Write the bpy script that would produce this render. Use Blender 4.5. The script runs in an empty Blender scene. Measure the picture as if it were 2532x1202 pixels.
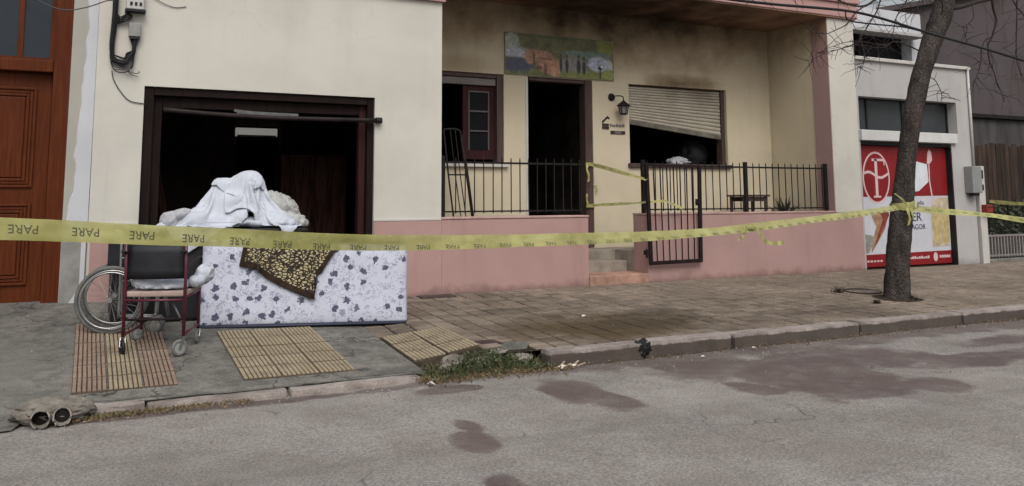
import bpy, bmesh, math, random
from mathutils import Vector, Matrix, noise, Euler

S = bpy.context.scene
COL = S.collection
random.seed(7)

# ------------------------------------------------------------------ camera, sky, sun, exposure
cam_d = bpy.data.cameras.new('camera')
cam_d.sensor_width = 36.0
cam_d.lens = 29.858
cam_d.shift_y = -0.13784
cam_d.clip_start = 0.05
cam_d.clip_end = 2000
cam = bpy.data.objects.new('camera', cam_d)
COL.objects.link(cam)
YAW, PITCH, ROLL = 0.46316, 0.11649, -0.00501
fw = Vector((math.sin(YAW) * math.cos(PITCH), math.cos(YAW) * math.cos(PITCH), math.sin(PITCH)))
rt = fw.cross(Vector((0, 0, 1))).normalized()
up = rt.cross(fw)
r2 = rt * math.cos(ROLL) + up * math.sin(ROLL)
u2 = -rt * math.sin(ROLL) + up * math.cos(ROLL)
cm = Matrix((r2, u2, -fw)).transposed().to_4x4()
cm.translation = Vector((0, -9.688, 1.10))
cam.matrix_world = cm
S.camera = cam

SUN_EL, SUN_AZ = math.radians(50), math.radians(195)      # high, from behind the photographer's left shoulder
W = bpy.data.worlds.new('World')
S.world = W
W.use_nodes = True
wn, wl = W.node_tree.nodes, W.node_tree.links
wn.clear()
wo = wn.new('ShaderNodeOutputWorld')
wb = wn.new('ShaderNodeBackground')
sk = wn.new('ShaderNodeTexSky')
sk.sky_type = 'NISHITA'
sk.sun_disc = False
sk.sun_elevation = SUN_EL
sk.sun_rotation = SUN_AZ
sk.air_density = 1.5
sk.dust_density = 6.0
hs = wn.new('ShaderNodeHueSaturation')
hs.inputs['Saturation'].default_value = 0.30
wl.new(sk.outputs[0], hs.inputs['Color'])
wl.new(hs.outputs[0], wb.inputs[0])
wb.inputs[1].default_value = 0.15
wl.new(wb.outputs[0], wo.inputs[0])

sd = bpy.data.lights.new('sun', 'SUN')
sd.energy = 1.1
sd.angle = math.radians(35)
sd.color = (1.0, 0.965, 0.92)
sun = bpy.data.objects.new('sun', sd)
COL.objects.link(sun)
sdir = Vector((math.sin(SUN_AZ) * math.cos(SUN_EL), math.cos(SUN_AZ) * math.cos(SUN_EL), math.sin(SUN_EL)))
sun.rotation_euler = (-sdir).to_track_quat('-Z', 'Y').to_euler()

S.view_settings.view_transform = 'Standard'
S.view_settings.look = 'None'
S.view_settings.gamma = 1.0
S.view_settings.exposure = -0.15
S.view_settings.use_curve_mapping = False
S.cycles.max_bounces = 6

# ------------------------------------------------------------------ helpers
ORG = {}


class MB:
    def __init__(self):
        self.v, self.f = [], []

    def add(self, vs, fs):
        n = len(self.v)
        self.v += [tuple(p) for p in vs]
        self.f += [tuple(i + n for i in q) for q in fs]
        return self

    def box(self, x0, x1, y0, y1, z0, z1):
        return self.add([(x0, y0, z0), (x1, y0, z0), (x1, y1, z0), (x0, y1, z0), (x0, y0, z1), (x1, y0, z1), (x1, y1, z1), (x0, y1, z1)],
                        [(3, 2, 1, 0), (4, 5, 6, 7), (0, 1, 5, 4), (1, 2, 6, 5), (2, 3, 7, 6), (3, 0, 4, 7)])

    def bar(self, a, b, w, h=None, upv=(0, 0, 1)):
        """box beam from a to b, w across, h along upv"""
        h = h or w
        a, b = Vector(a), Vector(b)
        d = (b - a).normalized()
        u = Vector(upv)
        if abs(d.dot(u)) > 0.95:
            u = Vector((0, 1, 0))
        s = d.cross(u).normalized()
        u = s.cross(d).normalized()
        vs = [p + s * sx * w / 2 + u * su * h / 2 for p in (a, b) for sx, su in ((-1, -1), (1, -1), (1, 1), (-1, 1))]
        return self.add(vs, [(3, 2, 1, 0), (4, 5, 6, 7), (0, 1, 5, 4), (1, 2, 6, 5), (2, 3, 7, 6), (3, 0, 4, 7)])

    def tube(self, pts, r, n=8, cap=True):
        pts = [Vector(p) for p in pts]
        rs = r if isinstance(r, (list, tuple)) else [r] * len(pts)
        m = len(pts)
        prev = None
        vs, fs = [], []
        for i, p in enumerate(pts):
            d = (pts[min(i + 1, m - 1)] - pts[max(i - 1, 0)]).normalized()
            if prev is None:
                u = d.orthogonal().normalized()
            else:
                u = (prev - d * prev.dot(d))
                u = u.normalized() if u.length > 1e-6 else d.orthogonal().normalized()
            prev = u
            w = d.cross(u)
            for k in range(n):
                a = 2 * math.pi * k / n
                vs.append(p + (u * math.cos(a) + w * math.sin(a)) * rs[i])
        for i in range(m - 1):
            for k in range(n):
                k2 = (k + 1) % n
                fs.append((i * n + k, i * n + k2, (i + 1) * n + k2, (i + 1) * n + k))
        if cap:
            fs.append(tuple(range(n - 1, -1, -1)))
            fs.append(tuple((m - 1) * n + k for k in range(n)))
        return self.add(vs, fs)

    def torus(self, c, axis, R, r, n=40, m=8):
        c, axis = Vector(c), Vector(axis).normalized()
        u = axis.orthogonal().normalized()
        w = axis.cross(u)
        vs, fs = [], []
        for i in range(n):
            a = 2 * math.pi * i / n
            d = u * math.cos(a) + w * math.sin(a)
            for k in range(m):
                b = 2 * math.pi * k / m
                vs.append(c + d * (R + r * math.cos(b)) + axis * r * math.sin(b))
        for i in range(n):
            for k in range(m):
                fs.append((i * m + k, ((i + 1) % n) * m + k, ((i + 1) % n) * m + (k + 1) % m, i * m + (k + 1) % m))
        return self.add(vs, fs)

    def prism_xz(self, pts, y0, y1):
        """flat outline in x,z given counter-clockwise as seen from -Y, from front y0 to back y1"""
        n = len(pts)
        vs = [(x, y0, z) for x, z in pts] + [(x, y1, z) for x, z in pts]
        fs = [tuple(range(n)), tuple(range(2 * n - 1, n - 1, -1))]
        fs += [(k, k + n, (k + 1) % n + n, (k + 1) % n) for k in range(n)]
        return self.add(vs, fs)

    def ellipse_xz(self, c, rx, rz, y0, y1, n=32):
        return self.prism_xz([(c[0] + rx * math.cos(2 * math.pi * k / n), c[1] + rz * math.sin(2 * math.pi * k / n)) for k in range(n)], y0, y1)

    def build(self, name, mat, parent=None, origin=None, smooth=False, bevel=0, kind=None, label=None, cat=None, group=None):
        if parent is not None:
            o0 = ORG[parent.as_pointer()]
        else:
            o0 = Vector(origin or (0, 0, 0))
        me = bpy.data.meshes.new(name)
        me.from_pydata([tuple(Vector(p) - o0) for p in self.v], [], self.f)
        me.update()
        bm = bmesh.new()
        bm.from_mesh(me)
        bmesh.ops.recalc_face_normals(bm, faces=bm.faces)
        bm.to_mesh(me)
        bm.free()
        if mat is not None:
            me.materials.append(mat)
        if smooth:
            me.polygons.foreach_set('use_smooth', [True] * len(me.polygons))
        o = bpy.data.objects.new(name, me)
        COL.objects.link(o)
        if parent is not None:
            o.parent = parent
        else:
            o.location = o0
        ORG[o.as_pointer()] = o0
        if bevel:
            b = o.modifiers.new('bevel', 'BEVEL')
            b.width = bevel
            b.segments = 2
            b.limit_method = 'ANGLE'
        tag(o, label, cat, group, kind)
        return o


def tag(o, label=None, cat=None, group=None, kind=None):
    if label:
        o['label'] = label
    if cat:
        o['category'] = cat
    if group:
        o['group'] = group
    if kind:
        o['kind'] = kind
    return o


def thing(name, loc, label, cat, group=None):
    o = bpy.data.objects.new(name, None)
    COL.objects.link(o)
    o.location = loc
    ORG[o.as_pointer()] = Vector(loc)
    return tag(o, label, cat, group)


def inst(src, parent, loc, rot=(0, 0, 0), mat=None):
    """copy of a part that shares its mesh, world location loc"""
    o = src.copy()
    COL.objects.link(o)
    o.parent = parent
    o.location = Vector(loc) - ORG[parent.as_pointer()]
    o.rotation_euler = rot
    ORG[o.as_pointer()] = Vector(loc)
    return o


def lerp(a, b, t):
    return a + (b - a) * t


def clamp(t, a=0.0, b=1.0):
    return max(a, min(b, t))


def sstep(a, b, x):
    t = clamp((x - a) / (b - a))
    return t * t * (3 - 2 * t)


def smooth_path(pts, n=6):
    """Catmull-Rom through pts"""
    P = [Vector(p) for p in pts]
    P = [P[0] * 2 - P[1]] + P + [P[-1] * 2 - P[-2]]
    out = []
    for i in range(1, len(P) - 2):
        for k in range(n):
            t = k / n
            a, b, c, d = P[i - 1], P[i], P[i + 1], P[i + 2]
            out.append(0.5 * ((2 * b) + (c - a) * t + (2 * a - 5 * b + 4 * c - d) * t * t + (3 * b - a - 3 * c + d) * t ** 3))
    out.append(P[-2])
    return out


# ------------------------------------------------------------------ materials
class N:
    """thin wrapper over a material's node tree"""

    def __init__(self, name):
        self.m = bpy.data.materials.new(name)
        self.m.use_nodes = True
        self.n, self.l = self.m.node_tree.nodes, self.m.node_tree.links
        self.bsdf = self.n['Principled BSDF']
        self.pos = self.n.new('ShaderNodeNewGeometry').outputs['Position']

    def set(self, sock, val):
        i = self.bsdf.inputs[sock]
        if hasattr(val, 'links') or isinstance(val, bpy.types.NodeSocket):
            self.l.new(val, i)
        else:
            i.default_value = val

    def noise(self, scale, detail=4, rough=0.6, vec=None, dist=0.0):
        t = self.n.new('ShaderNodeTexNoise')
        t.inputs['Scale'].default_value = scale
        t.inputs['Detail'].default_value = detail
        t.inputs['Roughness'].default_value = rough
        t.inputs['Distortion'].default_value = dist
        self.l.new(vec or self.pos, t.inputs['Vector'])
        return t.outputs['Fac']

    def mapv(self, scale, loc=(0, 0, 0), rot=(0, 0, 0), vec=None):
        t = self.n.new('ShaderNodeMapping')
        t.inputs['Scale'].default_value = scale
        t.inputs['Location'].default_value = loc
        t.inputs['Rotation'].default_value = rot
        self.l.new(vec or self.pos, t.inputs['Vector'])
        return t.outputs[0]

    def math(self, op, a, b=0.0, c=0.0):
        t = self.n.new('ShaderNodeMath')
        t.operation = op
        for k, v in enumerate((a, b, c)):
            if isinstance(v, bpy.types.NodeSocket):
                self.l.new(v, t.inputs[k])
            else:
                t.inputs[k].default_value = v
        return t.outputs[0]

    def ramp(self, fac, a, b, lo=0.0, hi=1.0, smooth=True):
        t = self.n.new('ShaderNodeMapRange')
        t.interpolation_type = 'SMOOTHSTEP' if smooth else 'LINEAR'
        self.l.new(fac, t.inputs['Value'])
        t.inputs['From Min'].default_value = a
        t.inputs['From Max'].default_value = b
        t.inputs['To Min'].default_value = lo
        t.inputs['To Max'].default_value = hi
        return t.outputs[0]

    def mix(self, fac, a, b, mode='MIX'):
        t = self.n.new('ShaderNodeMix')
        t.data_type = 'RGBA'
        t.blend_type = mode
        for sock, v in ((t.inputs[0], fac), (t.inputs[6], a), (t.inputs[7], b)):
            if isinstance(v, bpy.types.NodeSocket):
                self.l.new(v, sock)
            elif isinstance(v, (int, float)):
                sock.default_value = v
            else:
                sock.default_value = (*v, 1.0) if len(v) == 3 else v
        return t.outputs[2]

    def sep(self, vec=None):
        t = self.n.new('ShaderNodeSeparateXYZ')
        self.l.new(vec or self.pos, t.inputs[0])
        return t.outputs

    def blob(self, c, r, nz=None, amt=0.5, a=1.0, b=0.3):
        """1 inside an uneven ellipsoid of centre c and radii r, 0 outside"""
        v = self.mapv(tuple(1 / k for k in r), tuple(-p / k for p, k in zip(c, r)))
        t = self.n.new('ShaderNodeVectorMath')
        t.operation = 'LENGTH'
        self.l.new(v, t.inputs[0])
        d = t.outputs['Value']
        if nz is not None:
            d = self.math('ADD', d, self.math('MULTIPLY', self.math('SUBTRACT', nz, 0.5), amt * 2))
        return self.ramp(d, a, b)

    def vmax(self, L):
        o = L[0]
        for k in L[1:]:
            o = self.math('MAXIMUM', o, k)
        return o

    def bump(self, h, strength=0.3, dist=0.01, normal=None):
        t = self.n.new('ShaderNodeBump')
        t.inputs['Strength'].default_value = strength
        t.inputs['Distance'].default_value = dist
        self.l.new(h, t.inputs['Height'])
        if normal is not None:
            self.l.new(normal, t.inputs['Normal'])
        self.l.new(t.outputs[0], self.bsdf.inputs['Normal'])
        return t.outputs[0]

    def rnd(self):
        return self.n.new('ShaderNodeObjectInfo').outputs['Random']


def sc(c, k):
    return tuple(min(1.0, x * k) for x in c)


def mat(name, c, rough=0.8, var=0.12, vs=3.0, bump=0.15, bs=60.0, spec=0.3, metal=0.0, rnd=0.0, vscale=(1, 1, 1)):
    g = N(name)
    v = g.mapv(vscale) if vscale != (1, 1, 1) else None
    n1 = g.noise(vs, 5, 0.6, v)
    n2 = g.noise(bs, 3, 0.6, v)
    col = g.mix(g.ramp(n1, 0.3, 0.7), sc(c, 1 - var), sc(c, 1 + var))
    col = g.mix(g.ramp(n2, 0.25, 0.75), g.mix(1.0, col, (0.88, 0.88, 0.88), 'MULTIPLY'), col)
    if rnd:
        col = g.mix(g.rnd(), g.mix(1.0, col, (1 - rnd,) * 3, 'MULTIPLY'), g.mix(1.0, col, (1 + rnd * 0.6, 1 + rnd * 0.5, 1 + rnd * 0.35), 'MULTIPLY'))
    g.set('Base Color', col)
    g.set('Roughness', rough)
    g.set('Metallic', metal)
    g.set('Specular IOR Level', spec)
    if bump:
        g.bump(n2, bump, 0.01)
    return g.m


def soot_mask(g):
    """smoke marks left on the porch: above the door, under the soffit, above the right window"""
    nz = g.noise(1.6, 6, 0.62)
    return g.vmax([
        g.math('MULTIPLY', g.blob((6.40, 1.3, 4.0), (1.6, 3, 0.85), nz, 0.55, 1.15, -0.05), 0.92),
        g.math('MULTIPLY', g.blob((7.2, 1.0, 4.45), (6.5, 4, 1.65), nz, 0.38, 1.05, 0.10), 0.95),
        g.math('MULTIPLY', g.blob((8.6, 1.3, 2.98), (1.1, 3, 0.22), nz, 0.9, 1.15, -0.1), 0.75),
        g.math('MULTIPLY', g.blob((4.75, 1.3, 3.05), (0.8, 3, 0.28), nz, 0.4, 1.1, 0.1), 0.35),
    ])


def plaster(name, c, soot=False, streak=0.25, warm=(0.9, 0.82, 0.68), base_dirt=0.0):
    g = N(name)
    n1 = g.noise(0.9, 6, 0.65)
    n2 = g.noise(70, 3, 0.6)
    st = g.noise(1.0, 5, 0.6, g.mapv((3.2, 3.2, 0.35)))
    col = g.mix(g.ramp(n1, 0.3, 0.72), sc(c, 0.90), sc(c, 1.05))
    col = g.mix(g.math('MULTIPLY', g.ramp(st, 0.52, 0.8), streak), col, tuple(a * b for a, b in zip(c, (0.62, 0.58, 0.5))))
    col = g.mix(g.math('MULTIPLY', g.ramp(g.noise(11, 4, 0.7), 0.62, 0.8), 0.18), col, sc(c, 0.6))
    pt = g.noise(0.45, 3, 0.5)
    col = g.mix(g.math('MULTIPLY', g.ramp(pt, 0.50, 0.56), 0.16), col, tuple(a * b for a, b in zip(c, (1.10, 1.09, 1.07))))
    drip = g.math('MULTIPLY', g.ramp(g.noise(1.0, 4, 0.7, g.mapv((9, 9, 0.22))), 0.60, 0.78), g.ramp(g.noise(0.7, 2), 0.42, 0.6))
    col = g.mix(g.math('MULTIPLY', drip, 0.30), col, tuple(a * b for a, b in zip(c, (0.50, 0.46, 0.40))))
    vc = g.n.new('ShaderNodeTexVoronoi')
    vc.feature = 'DISTANCE_TO_EDGE'
    vc.inputs['Scale'].default_value = 0.9
    wv_ = g.n.new('ShaderNodeVectorMath')
    wv_.operation = 'ADD'
    nn_ = g.n.new('ShaderNodeTexNoise')
    nn_.inputs['Scale'].default_value = 1.6
    nn_.inputs['Detail'].default_value = 6
    g.l.new(g.pos, nn_.inputs['Vector'])
    g.l.new(g.pos, wv_.inputs[0])
    g.l.new(nn_.outputs['Color'], wv_.inputs[1])
    g.l.new(wv_.outputs[0], vc.inputs['Vector'])
    hair = g.math('MULTIPLY', g.ramp(vc.outputs['Distance'], 0.0045, 0.001), g.ramp(g.noise(0.8, 3), 0.52, 0.60))
    col = g.mix(g.math('MULTIPLY', hair, 0.16), col, sc(c, 0.3))
    if base_dirt:
        z = g.sep()[2]
        zz = g.math('ADD', z, g.math('MULTIPLY', g.noise(3.0, 5, 0.7), -0.35))
        col = g.mix(g.math('MULTIPLY', g.ramp(zz, -0.06, -0.20), base_dirt), col, (0.13, 0.08, 0.065))
    if soot:
        sm_ = soot_mask(g)
        col = g.mix(g.ramp(sm_, 0.0, 0.55, 0.0, 0.70), col, (0.20, 0.135, 0.068))
        col = g.mix(g.ramp(sm_, 0.42, 1.0), col, (0.020, 0.011, 0.008))
    g.set('Base Color', col)
    g.set('Roughness', 0.9)
    g.set('Specular IOR Level', 0.15)
    g.bump(g.math('ADD', g.math('MULTIPLY', n2, 0.5), g.noise(6, 4, 0.6)), 0.25, 0.008)
    return g.m


CREAM = (0.535, 0.517, 0.470)
PINK = (0.385, 0.248, 0.232)
M_cream = plaster('cream_plaster', CREAM, streak=0.22)
M_porch = plaster('porch_plaster', (0.54, 0.475, 0.355), soot=True, streak=0.3)
M_pink = plaster('pink_plaster', PINK, streak=0.5, base_dirt=0.6)
M_pinkroof = plaster('pink_roof_plaster', (0.36, 0.19, 0.18), soot=True, streak=0.3)
M_grey = plaster('grey_plaster', (0.36, 0.35, 0.315), streak=0.25, base_dirt=0.4)
M_white = plaster('white_plaster', (0.50, 0.51, 0.54), streak=0.2)
M_shop = plaster('shop_plaster', (0.40, 0.39, 0.385), streak=0.3, base_dirt=0.4)
M_dkwall = plaster('dark_render', (0.085, 0.072, 0.075), streak=1.0)
_g = M_dkwall
M_trim = mat('painted_trim', (0.50, 0.485, 0.46), 0.6, 0.06, 4)
M_soot = mat('sooty_wall', (0.030, 0.023, 0.021), 0.95, 0.8, 2.0, 0.3, 30, 0.1)
M_wood = mat('dark_wood', (0.013, 0.007, 0.006), 0.7, 0.3, 3, 0.2, 50, 0.12, vscale=(6, 6, 0.6))
M_brown = mat('brown_wood', (0.075, 0.048, 0.042), 0.6, 0.25, 3, 0.2, 50, 0.3, vscale=(6, 6, 0.6))
M_maroon = mat('maroon_wood', (0.034, 0.010, 0.011), 0.65, 0.25, 4, 0.2, 50, 0.15, vscale=(6, 6, 0.8))
M_iron = mat('dark_iron', (0.013, 0.011, 0.011), 0.65, 0.35, 8, 0.3, 90, 0.2)
M_iron2 = mat('maroon_black_iron', (0.014, 0.007, 0.008), 0.6, 0.35, 8, 0.3, 90, 0.2)
M_conc = mat('worn_concrete', (0.17, 0.16, 0.145), 0.9, 0.25, 1.6, 0.4, 80, 0.2)
g = N('kerb_stone')
n1 = g.noise(5, 6, 0.65)
f1 = g.noise(60, 3, 0.7)
col = g.mix(g.ramp(n1, 0.3, 0.7), (0.27, 0.232, 0.212), (0.40, 0.35, 0.325))
col = g.mix(g.ramp(f1, 0.3, 0.7), g.mix(1.0, col, (0.75, 0.75, 0.75), 'MULTIPLY'), col)
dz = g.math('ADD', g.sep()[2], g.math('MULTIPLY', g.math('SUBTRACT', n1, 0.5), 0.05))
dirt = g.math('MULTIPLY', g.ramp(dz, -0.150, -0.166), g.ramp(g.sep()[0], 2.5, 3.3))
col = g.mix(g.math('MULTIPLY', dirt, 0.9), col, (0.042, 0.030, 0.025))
col = g.mix(g.math('MULTIPLY', g.ramp(g.noise(3.5, 6, 0.7), 0.42, 0.66), 0.55), col, (0.105, 0.080, 0.066))
g.set('Base Color', col)
g.set('Roughness', 0.9)
g.bump(g.math('ADD', f1, n1), 0.7, 0.01)
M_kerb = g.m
M_black = mat('black_plastic', (0.012, 0.012, 0.014), 0.6, 0.3, 5, 0.1)
M_blackfab = mat('black_vinyl', (0.012, 0.012, 0.016), 0.55, 0.3, 9, 0.25, 120, 0.35)
M_glassdk = mat('dark_glass', (0.010, 0.011, 0.013), 0.3, 0.1, 2, 0, spec=0.06)
M_steel = mat('dull_steel', (0.38, 0.38, 0.38), 0.35, 0.15, 12, 0.05, metal=0.9)
M_rubber = mat('grey_rubber', (0.12, 0.12, 0.115), 0.8, 0.2, 12, 0.1)
M_white_sheet = mat('white_cloth', (0.50, 0.53, 0.60), 0.9, 0.08, 6, 0.2, 140, 0.2)
M_cloth2 = mat('grey_cloth', (0.40, 0.40, 0.43), 0.9, 0.12, 6, 0.2, 140, 0.2)


def leafmat(name, c, c2):
    g = N(name)
    col = g.mix(g.noise(9, 3, 0.6), c, c2)
    g.set('Base Color', col)
    g.set('Roughness', 0.6)
    return g.m


# ------------------------------------------------------------------ ground levels
ROAD_Z = -0.26


def zs(x, y):
    """height of the pavement and the driveway, falling from the houses to the kerb"""
    z0 = 0.12 * clamp(1 - x / 3.3)
    ze = lerp(-0.228, -0.134, sstep(2.45, 3.15, x))
    return z0 + (ze - z0) * (-y / 3.35)


def grad_rot(x, y):
    e = 0.05
    return math.atan((zs(x, y + e) - zs(x, y - e)) / (2 * e)), -math.atan((zs(x + e, y) - zs(x - e, y)) / (2 * e))


def slope(x):
    z0 = 0.12 * clamp(1 - x / 3.3)
    ze = lerp(-0.228, -0.134, sstep(2.45, 3.15, x))
    return math.atan((z0 - ze) / 3.35)


# ---- road
g = N('asphalt')
n1 = g.noise(0.55, 5, 0.6)
fine = g.noise(70, 3, 0.8)
grit = g.noise(42, 3, 0.75)
col = g.mix(g.ramp(n1, 0.3, 0.7), (0.234, 0.218, 0.206), (0.300, 0.281, 0.267))
col = g.mix(g.ramp(fine, 0.40, 0.60), g.mix(1.0, col, (0.66, 0.66, 0.66), 'MULTIPLY'), g.mix(1.0, col, (1.14, 1.14, 1.12), 'MULTIPLY'))
big = g.noise(1.9, 5, 0.7)
col = g.mix(g.ramp(big, 0.36, 0.66), g.mix(1.0, col, (0.86, 0.84, 0.83), 'MULTIPLY'), g.mix(1.0, col, (1.07, 1.07, 1.07), 'MULTIPLY'))
tyre = g.math('MULTIPLY', g.ramp(g.noise(1.0, 4, 0.6, g.mapv((0.12, 2.6, 1))), 0.52, 0.72), 0.22)
col = g.mix(tyre, col, (0.10, 0.088, 0.080))
col = g.mix(g.math('MULTIPLY', g.ramp(grit, 0.58, 0.72), 0.45), col, (0.07, 0.062, 0.058))
# hairline cracks
vor = g.n.new('ShaderNodeTexVoronoi')
vor.feature = 'DISTANCE_TO_EDGE'
vor.inputs['Scale'].default_value = 0.55
wv = g.n.new('ShaderNodeVectorMath')
wv.operation = 'ADD'
g.l.new(g.pos, wv.inputs[0])
nv = g.n.new('ShaderNodeTexNoise')
nv.inputs['Scale'].default_value = 2.5
g.l.new(g.pos, nv.inputs['Vector'])
ns_ = g.n.new('ShaderNodeVectorMath')
ns_.operation = 'SCALE'
ns_.inputs['Scale'].default_value = 0.5
g.l.new(nv.outputs['Color'], ns_.inputs[0])
g.l.new(ns_.outputs[0], wv.inputs[1])
g.l.new(wv.outputs[0], vor.inputs['Vector'])
crack = g.math('MULTIPLY', g.ramp(vor.outputs['Distance'], 0.006, 0.0), g.ramp(g.noise(0.7, 3), 0.5, 0.62))
col = g.mix(g.math('MULTIPLY', crack, 0.7), col, (0.035, 0.03, 0.028))
# wet and stained patches
wz = g.noise(2.4, 7, 0.62)
Z = ROAD_Z
patches = [((3.24, -4.2, Z), (0.24, 0.40, 1)), ((3.34, -4.62, Z), (0.17, 0.26, 1)),
           ((5.2, -4.55, Z), (0.70, 0.72, 1)), ((5.1, -5.05, Z), (0.55, 0.36, 1)), ((5.9, -4.2, Z), (0.95, 0.55, 1)), ((4.75, -4.05, Z), (0.6, 0.42, 1)),
           ((4.45, -4.75, Z), (0.17, 0.26, 1)), ((7.0, -4.75, Z), (0.9, 0.24, 1)), ((5.75, -5.25, Z), (0.3, 0.26, 1)), ((9.5, -4.3, Z), (2.0, 0.3, 1)),
           ((2.17, -4.70, Z), (0.09, 0.16, 1)), ((2.06, -5.10, Z), (0.13, 0.24, 1)), ((1.88, -5.8, Z), (0.11, 0.16, 1)), ((2.45, -3.75, Z), (0.25, 0.13, 1)),
           ((1.0, -3.5, Z), (1.6, 0.10, 1))]
wet = g.vmax([g.blob(c, r, wz, 1.0, 1.14, 0.76) for c, r in patches])
gutter = g.math('MULTIPLY', g.blob((8.3, -3.45, Z), (6.0, 0.40, 1), wz, 0.7, 1.1, 0.7), 0.9)
wet = g.math('MULTIPLY', g.math('MAXIMUM', wet, gutter), g.ramp(g.noise(3.2, 6, 0.7), 0.30, 0.60, 0.62, 1.0))
wcol = g.mix(g.ramp(n1, 0.35, 0.65), (0.082, 0.060, 0.057), (0.112, 0.084, 0.077))
col = g.mix(g.math('MULTIPLY', wet, g.ramp(fine, 0.2, 0.8, 1.0, 0.80)), col, wcol)
g.set('Base Color', col)
g.set('Roughness', g.ramp(wet, 0, 1, 0.92, 0.62))
g.set('Specular IOR Level', 0.25)
g.bump(g.math('ADD', fine, g.math('MULTIPLY', grit, 0.8)), 0.55, 0.006)
M_road = g.m
b = MB()
nx, ny = 60, 40
xs = [-150, -60, -25, -12] + [-8 + 28 * i / nx for i in range(nx + 1)] + [26, 40, 80, 200]
ys = [-90, -40, -22, -14] + [-11 + 8.2 * i / ny for i in range(ny + 1)]
for y in ys:
    for x in xs:
        near = -8 < x < 20 and -11 < y
        z = ROAD_Z + (0.012 * (noise.noise(Vector((x * 0.7, y * 0.7, 3))) + 0.5 * noise.noise(Vector((x * 2, y * 2, 9)))) - 0.006 if near else 0)
        b.v.append((x, y, z))
for j in range(len(ys) - 1):
    for i in range(len(xs) - 1):
        k = j * len(xs) + i
        b.f.append((k, k + 1, k + 1 + len(xs), k + len(xs)))
b.build('road', M_road, smooth=True, kind='structure', label='worn grey asphalt road with dark damp patches')
b = MB()
b.add([(-200, -3, -0.42), (250, -3, -0.42), (250, 300, -0.42), (-200, 300, -0.42)], [(0, 1, 2, 3)])
b.build('ground', mat('earth', (0.12, 0.10, 0.08)), kind='structure', label='bare ground under and behind the houses')


# ---- driveway and left pavement (concrete)
def sheet(x0, x1, y0, y1, dx, zoff=0.0, edge=None):
    b = MB()
    nx = max(1, int((x1 - x0) / dx))
    ny = max(1, int((y1 - y0) / dx))
    for j in range(ny + 1):
        for i in range(nx + 1):
            x, y = x0 + (x1 - x0) * i / nx, y0 + (y1 - y0) * j / ny
            if edge and j == 0:
                y = edge(x)
            b.v.append((x, y, zs(x, y) + zoff + 0.006 * noise.noise(Vector((x * 1.3, y * 1.3, 1)))))
    for j in range(ny):
        for i in range(nx):
            k = j * (nx + 1) + i
            b.f.append((k, k + 1, k + nx + 2, k + nx + 1))
    return b


g = N('driveway_concrete')
n1 = g.noise(1.3, 6, 0.65)
f1 = g.noise(75, 3, 0.8)
col = g.mix(g.ramp(n1, 0.28, 0.72), (0.135, 0.129, 0.119), (0.225, 0.217, 0.199))
mid = g.noise(8, 6, 0.72)
col = g.mix(g.ramp(mid, 0.34, 0.66), g.mix(1.0, col, (0.66, 0.66, 0.65), 'MULTIPLY'), g.mix(1.0, col, (1.16, 1.15, 1.13), 'MULTIPLY'))
col = g.mix(g.ramp(f1, 0.38, 0.62), g.mix(1.0, col, (0.68, 0.68, 0.68), 'MULTIPLY'), col)
st = g.n.new('ShaderNodeTexVoronoi')
st.feature = 'DISTANCE_TO_EDGE'
st.inputs['Scale'].default_value = 0.8
wq = g.n.new('ShaderNodeVectorMath')
wq.operation = 'ADD'
g.l.new(g.pos, wq.inputs[0])
wn_ = g.n.new('ShaderNodeTexNoise')
wn_.inputs['Scale'].default_value = 1.8
wn_.inputs['Detail'].default_value = 5
g.l.new(g.pos, wn_.inputs['Vector'])
g.l.new(wn_.outputs['Color'], wq.inputs[1])
g.l.new(wq.outputs[0], st.inputs['Vector'])
ck = g.ramp(st.outputs['Distance'], 0.010, 0.002)
col = g.mix(g.math('MULTIPLY', ck, 0.75), col, (0.03, 0.027, 0.024))
col = g.mix(g.math('MULTIPLY', g.blob((-0.9, -2.5, -0.1), (0.85, 1.3, 2), n1, 0.3, 1.1, 0.4), 0.4), col, (0.19, 0.195, 0.175))
col = g.mix(g.math('MULTIPLY', g.ramp(g.noise(4, 5, 0.7), 0.58, 0.75), 0.5), col, (0.055, 0.05, 0.045))
g.set('Base Color', col)
g.set('Roughness', 0.88)
g.set('Specular IOR Level', 0.25)
g.bump(g.math('ADD', f1, g.noise(9, 4)), 0.5, 0.006)
M_drive = g.m
drive = sheet(-6, 2.44, -3.42, 0.35, 0.12, 0.0, lambda x: lerp(-3.60, -3.24, sstep(-0.32, -0.20, x)) + 0.02 * noise.noise(Vector((x * 5, 0, 0))))
drive.build('driveway', M_drive, smooth=True, kind='structure', label='worn concrete driveway sloping from the garage to the road')

# ---- tiled pavement
g = N('paving_tile')
n1 = g.noise(1.1, 6, 0.65)
f1 = g.noise(90, 3, 0.7)
col = g.mix(g.ramp(n1, 0.28, 0.72), (0.165, 0.137, 0.114), (0.262, 0.225, 0.192))
r = g.rnd()
col = g.mix(r, g.mix(1.0, col, (0.70, 0.68, 0.66), 'MULTIPLY'), g.mix(1.0, col, (1.16, 1.12, 1.06), 'MULTIPLY'))
mid = g.noise(7, 6, 0.72, g.mapv((0.6, 1.6, 1)))
col = g.mix(g.ramp(mid, 0.36, 0.64), g.mix(1.0, col, (0.72, 0.70, 0.68), 'MULTIPLY'), g.mix(1.0, col, (1.08, 1.07, 1.06), 'MULTIPLY'))
col = g.mix(g.ramp(f1, 0.36, 0.64), g.mix(1.0, col, (0.75, 0.75, 0.75), 'MULTIPLY'), col)
moss = g.vmax([g.blob((4.60, -2.60, -0.1), (1.15, 0.80, 2), n1, 0.5, 1.15, 0.35), g.math('MULTIPLY', g.blob((3.75, -2.7, -0.1), (0.5, 0.35, 2), n1, 0.45, 1.1, 0.3), 0.6)])
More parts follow.
